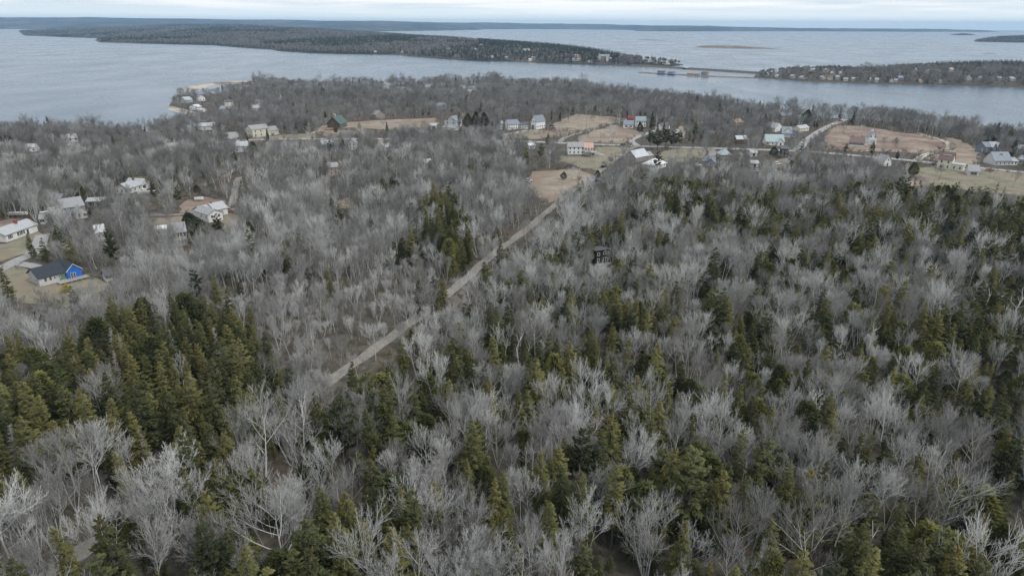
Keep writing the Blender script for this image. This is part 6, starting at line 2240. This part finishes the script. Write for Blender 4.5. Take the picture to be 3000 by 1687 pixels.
def zone(i):
    x, y = crown_px[i]
    b = (x, y)
    part = 'left' if x < 1000 else 'middle' if x < 2000 else 'right'
    if in_poly(b, Z['standA'])[0]: return 'in the %s part of the big evergreen stand' % ('upper' if y < 1050 else 'middle' if y < 1180 else 'lower')
    if in_poly(b, Z['standB'])[0] or in_poly(b, Z['standB2'])[0]: return 'in the evergreen clumps near the bottom centre'
    if in_poly(b, Z['standC'])[0]: return 'in the dark evergreen clump left of the lane'
    if in_poly(b, Z['bandF'])[0]: return 'in the evergreen wood below the cream house'
    if in_poly(b, Z['bandE'])[0]: return 'in the mixed wood above the right slope'
    if in_poly(b, Z['low'])[0]: return 'in the low brush left of the lane'
    lx = float(np.interp(y, [p[1] for p in LANE_PX], [p[0] for p in LANE_PX]))
    if y > 1480:
        return 'at the bottom edge, %s' % ('left corner' if x < 500 else 'left of centre' if x < 1000 else 'just left of centre' if x < 1500 else 'just right of centre' if x < 2000 else 'right of centre' if x < 2500 else 'right corner')
    if x < lx:
        return 'left of the lane, %s' % ('near the evergreen stand' if y > 950 else 'below the blue wrapped house' if x < 700 else 'among the brush')
    row = 'lowest' if y > 1330 else 'lower' if y > 1180 else 'middle' if y > 1000 else 'upper'
    return 'on the %s slope %s' % (row, 'beside the lane' if x < lx + 350 else 'at centre' if x < 1800 else 'right of centre' if x < 2400 else 'at the right edge')


order = sorted(range(len(TREES)), key=lambda i: (TREES[i]['label'] is None, TREES[i]['x'] ** 2 + TREES[i]['y'] ** 2))
used = {}
mass_b, mass_e = [], []
SHARED = {}
for i in order:
    t = TREES[i]
    K = KINDS[t['kind']][t['var']]
    nm = NAMES[t['kind']]
    sc = (t['s'] * t['w'], t['s'] * t['w'], t['s'])
    rot = (t['lean'][0], t['lean'][1], t['rz'])
    x, y = crown_px[i]
    inview = -10 < x < 3010 and y < 1740
    if t['label'] or (inview and used.get(nm, 0) < LIMIT[nm]):
        used[nm] = used.get(nm, 0) + 1
        gold = t['label'] and 'golden' in t['label']
        root = empty('golden_shrub' if gold else nm, (t['x'], t['y'], t['z']))
        root.rotation_euler = rot
        root.scale = sc
        if t['label']:
            tag(root, t['label'], 'shrub' if gold else 'tree')
        else:
            zn = zone(i)
            SHARED.setdefault((WORDS[nm] % K.words, zn, nm.split('_')[0]), []).append((x, root))
        link('trunk', K.trunk, root)
        c = link('crown', K.crown, root)
        if gold:
            c.material_slots[0].link = 'OBJECT'
            c.material_slots[0].material = M['gold']
    else:
        (mass_e if nm in ('spruce_tree', 'pine_tree', 'cedar_tree', 'rounded_evergreen', 'dead_spruce') else mass_b).append((t['kind'], t['var'], t['x'], t['y'], t['z'], sc, rot))
for (wd, zn, kd), lst in SHARED.items():
    lst.sort(key=lambda e: e[0])
    for k, (x, root) in enumerate(lst):
        if len(lst) == 1:
            lb = '%s %s' % (wd, zn)
        elif k == len(lst) - 1:
            lb = '%s, rightmost such one %s' % (wd, zn)
        else:
            lb = '%s, %s from left %s' % (wd, ORD[min(k, len(ORD) - 1)], zn)
        tag(root, lb, 'tree', '%s trees %s' % (kd, zn))
massed('bare_woodland', mass_b, 'leafless grey woodland covering the slopes down to the bay', 'woodland')
massed('evergreen_woodland', mass_e, 'dark green evergreens scattered through the further woods', 'woodland')
massed('undergrowth', [(k, v % len(KINDS[k]), x, y, z, (s, s, s), (0, 0, r_)) for k, v, x, y, z, s, r_ in SHR], 'brown leafless brush under and between the trees', 'undergrowth')

# woods on the far shores
FAR = []
g = np.random.default_rng(5)
xs = np.arange(-4200, 2200, 11.0)


def far_scatter(poly, s_of, conz, hf, name_h=(8, 14), lim=7500, thin=1.0):
    lo, hi = np.min(poly, 0), np.max(poly, 0)
    y = lo[1]
    while y < min(hi[1], lim):
        d = max(abs(y), 600)
        s = s_of(d)
        X = np.arange(max(lo[0], -d * .95), min(hi[0], d * .95), s)
        P = np.stack([X, np.full(len(X), y)], 1) + g.uniform(-.5, .5, (len(X), 2)) * s
        P = P[in_poly(P, poly)] if len(P) else P
        if len(P):
            z_ = hf(P)
            ok = (z_ > SEA + 1.2) & (g.random(len(P)) < thin)
            P, z_ = P[ok], z_[ok]
        if len(P):
            q = project(np.c_[P, z_ + 6])
            u = g.random(len(P))
            dist = np.hypot(P[:, 0], P[:, 1])
            ok = np.ones(len(P), bool)
            for x0, y0, x1, y1 in BOXES:
                if y1 < 265:
                    ok &= ~((q[:, 0] > x0 - 1) & (q[:, 0] < x1 + 1) & (q[:, 1] > y0 - 1) & (q[:, 1] < y1 + 2.5) & (u < .8))
            ok &= ~((q[:, 0] > 1880) & (q[:, 0] < 2100) & (u < .75))
            pc = conz(q, P)
            con = g.random(len(P)) < pc
            for j in np.where(ok)[0]:
                hh = g.uniform(*name_h) * (1.15 if con[j] else 1)
                k = 'far_spruce' if con[j] else 'far_bare'
                sc_ = hh / KINDS[k][0].H
                w_ = sc_ * max(1.0, min(1.6, s / 11.0)) * g.uniform(.85, 1.2)
                FAR.append((k, int(g.integers(0, 2)), P[j, 0], P[j, 1], z_[j], (w_, w_, sc_), (0, 0, g.uniform(0, 6.28))))
        y += s


def conB(q, P):
    pc = np.where(vnoise(P, 300, 41) * .65 + vnoise(P, 90, 42) * .35 > .56, .88, .10)
    pc = np.where(in_poly(q, [(1400, 112), (1560, 118), (1730, 130), (1735, 152), (1600, 140), (1400, 130)]), .93, pc)
    pc = np.where(in_poly(q, [(1230, 150), (1330, 140), (1480, 138), (1640, 150), (1640, 172), (1560, 182), (1400, 182), (1280, 172), (1220, 165)]), .62, pc)
    pc = np.where(in_poly(q, [(1755, 148), (1810, 150), (1812, 164), (1760, 162)]), .9, pc)
    pc = np.where(q[:, 0] > 1815, .08, pc)
    return pc


def conC(q, P):
    pc = np.full(len(P), .10)
    pc = np.where((q[:, 0] > 2740) & (q[:, 1] < 215), .75, pc)
    pc = np.where((q[:, 0] > 2960), .6, pc)
    return pc


far_scatter(SHORE_B, lambda d: max(9.0, d / 230.0), conB, lambda P: height(P), thin=.93)
far_scatter(SHORE_C, lambda d: 7.5, conC, lambda P: height(P), (5, 10), thin=.62)
far_scatter(POLY_E, lambda d: 13.0, lambda q, P: np.where(q[:, 0] > 2920, .7, .15), HF_E, (7, 12))
far_scatter(POLY_F, lambda d: 24.0, lambda q, P: np.full(len(P), .4), HF_F, (7, 12))
massed('far_shore_woodland', FAR, 'distant mixed woods on the peninsulas and islands across the bay', 'woodland')

# ------------------------------------------------------------------ haze over the water
mh = bpy.data.materials.new('sea_haze')
mh.use_nodes = True
n_ = mh.node_tree.nodes
n_.clear()
ho = n_.new('ShaderNodeOutputMaterial')
pv = n_.new('ShaderNodeVolumePrincipled')
pv.inputs['Color'].default_value = (0.41, 0.66, 0.97, 1)
pv.inputs['Density'].default_value = 0.000052
pv.inputs['Anisotropy'].default_value = 0.0
mh.node_tree.links.new(pv.outputs['Volume'], ho.inputs['Volume'])
hb = MB().box(-22300, 22300, -22300, 22300, -17, 190)
tag(hb.build('haze', mh), 'thin blue sea haze over the whole bay', 'haze', kind='stuff')
print('trees', len(TREES), 'single', used, 'mass', len(mass_b), len(mass_e), 'shrubs', len(SHR), 'far', len(FAR))
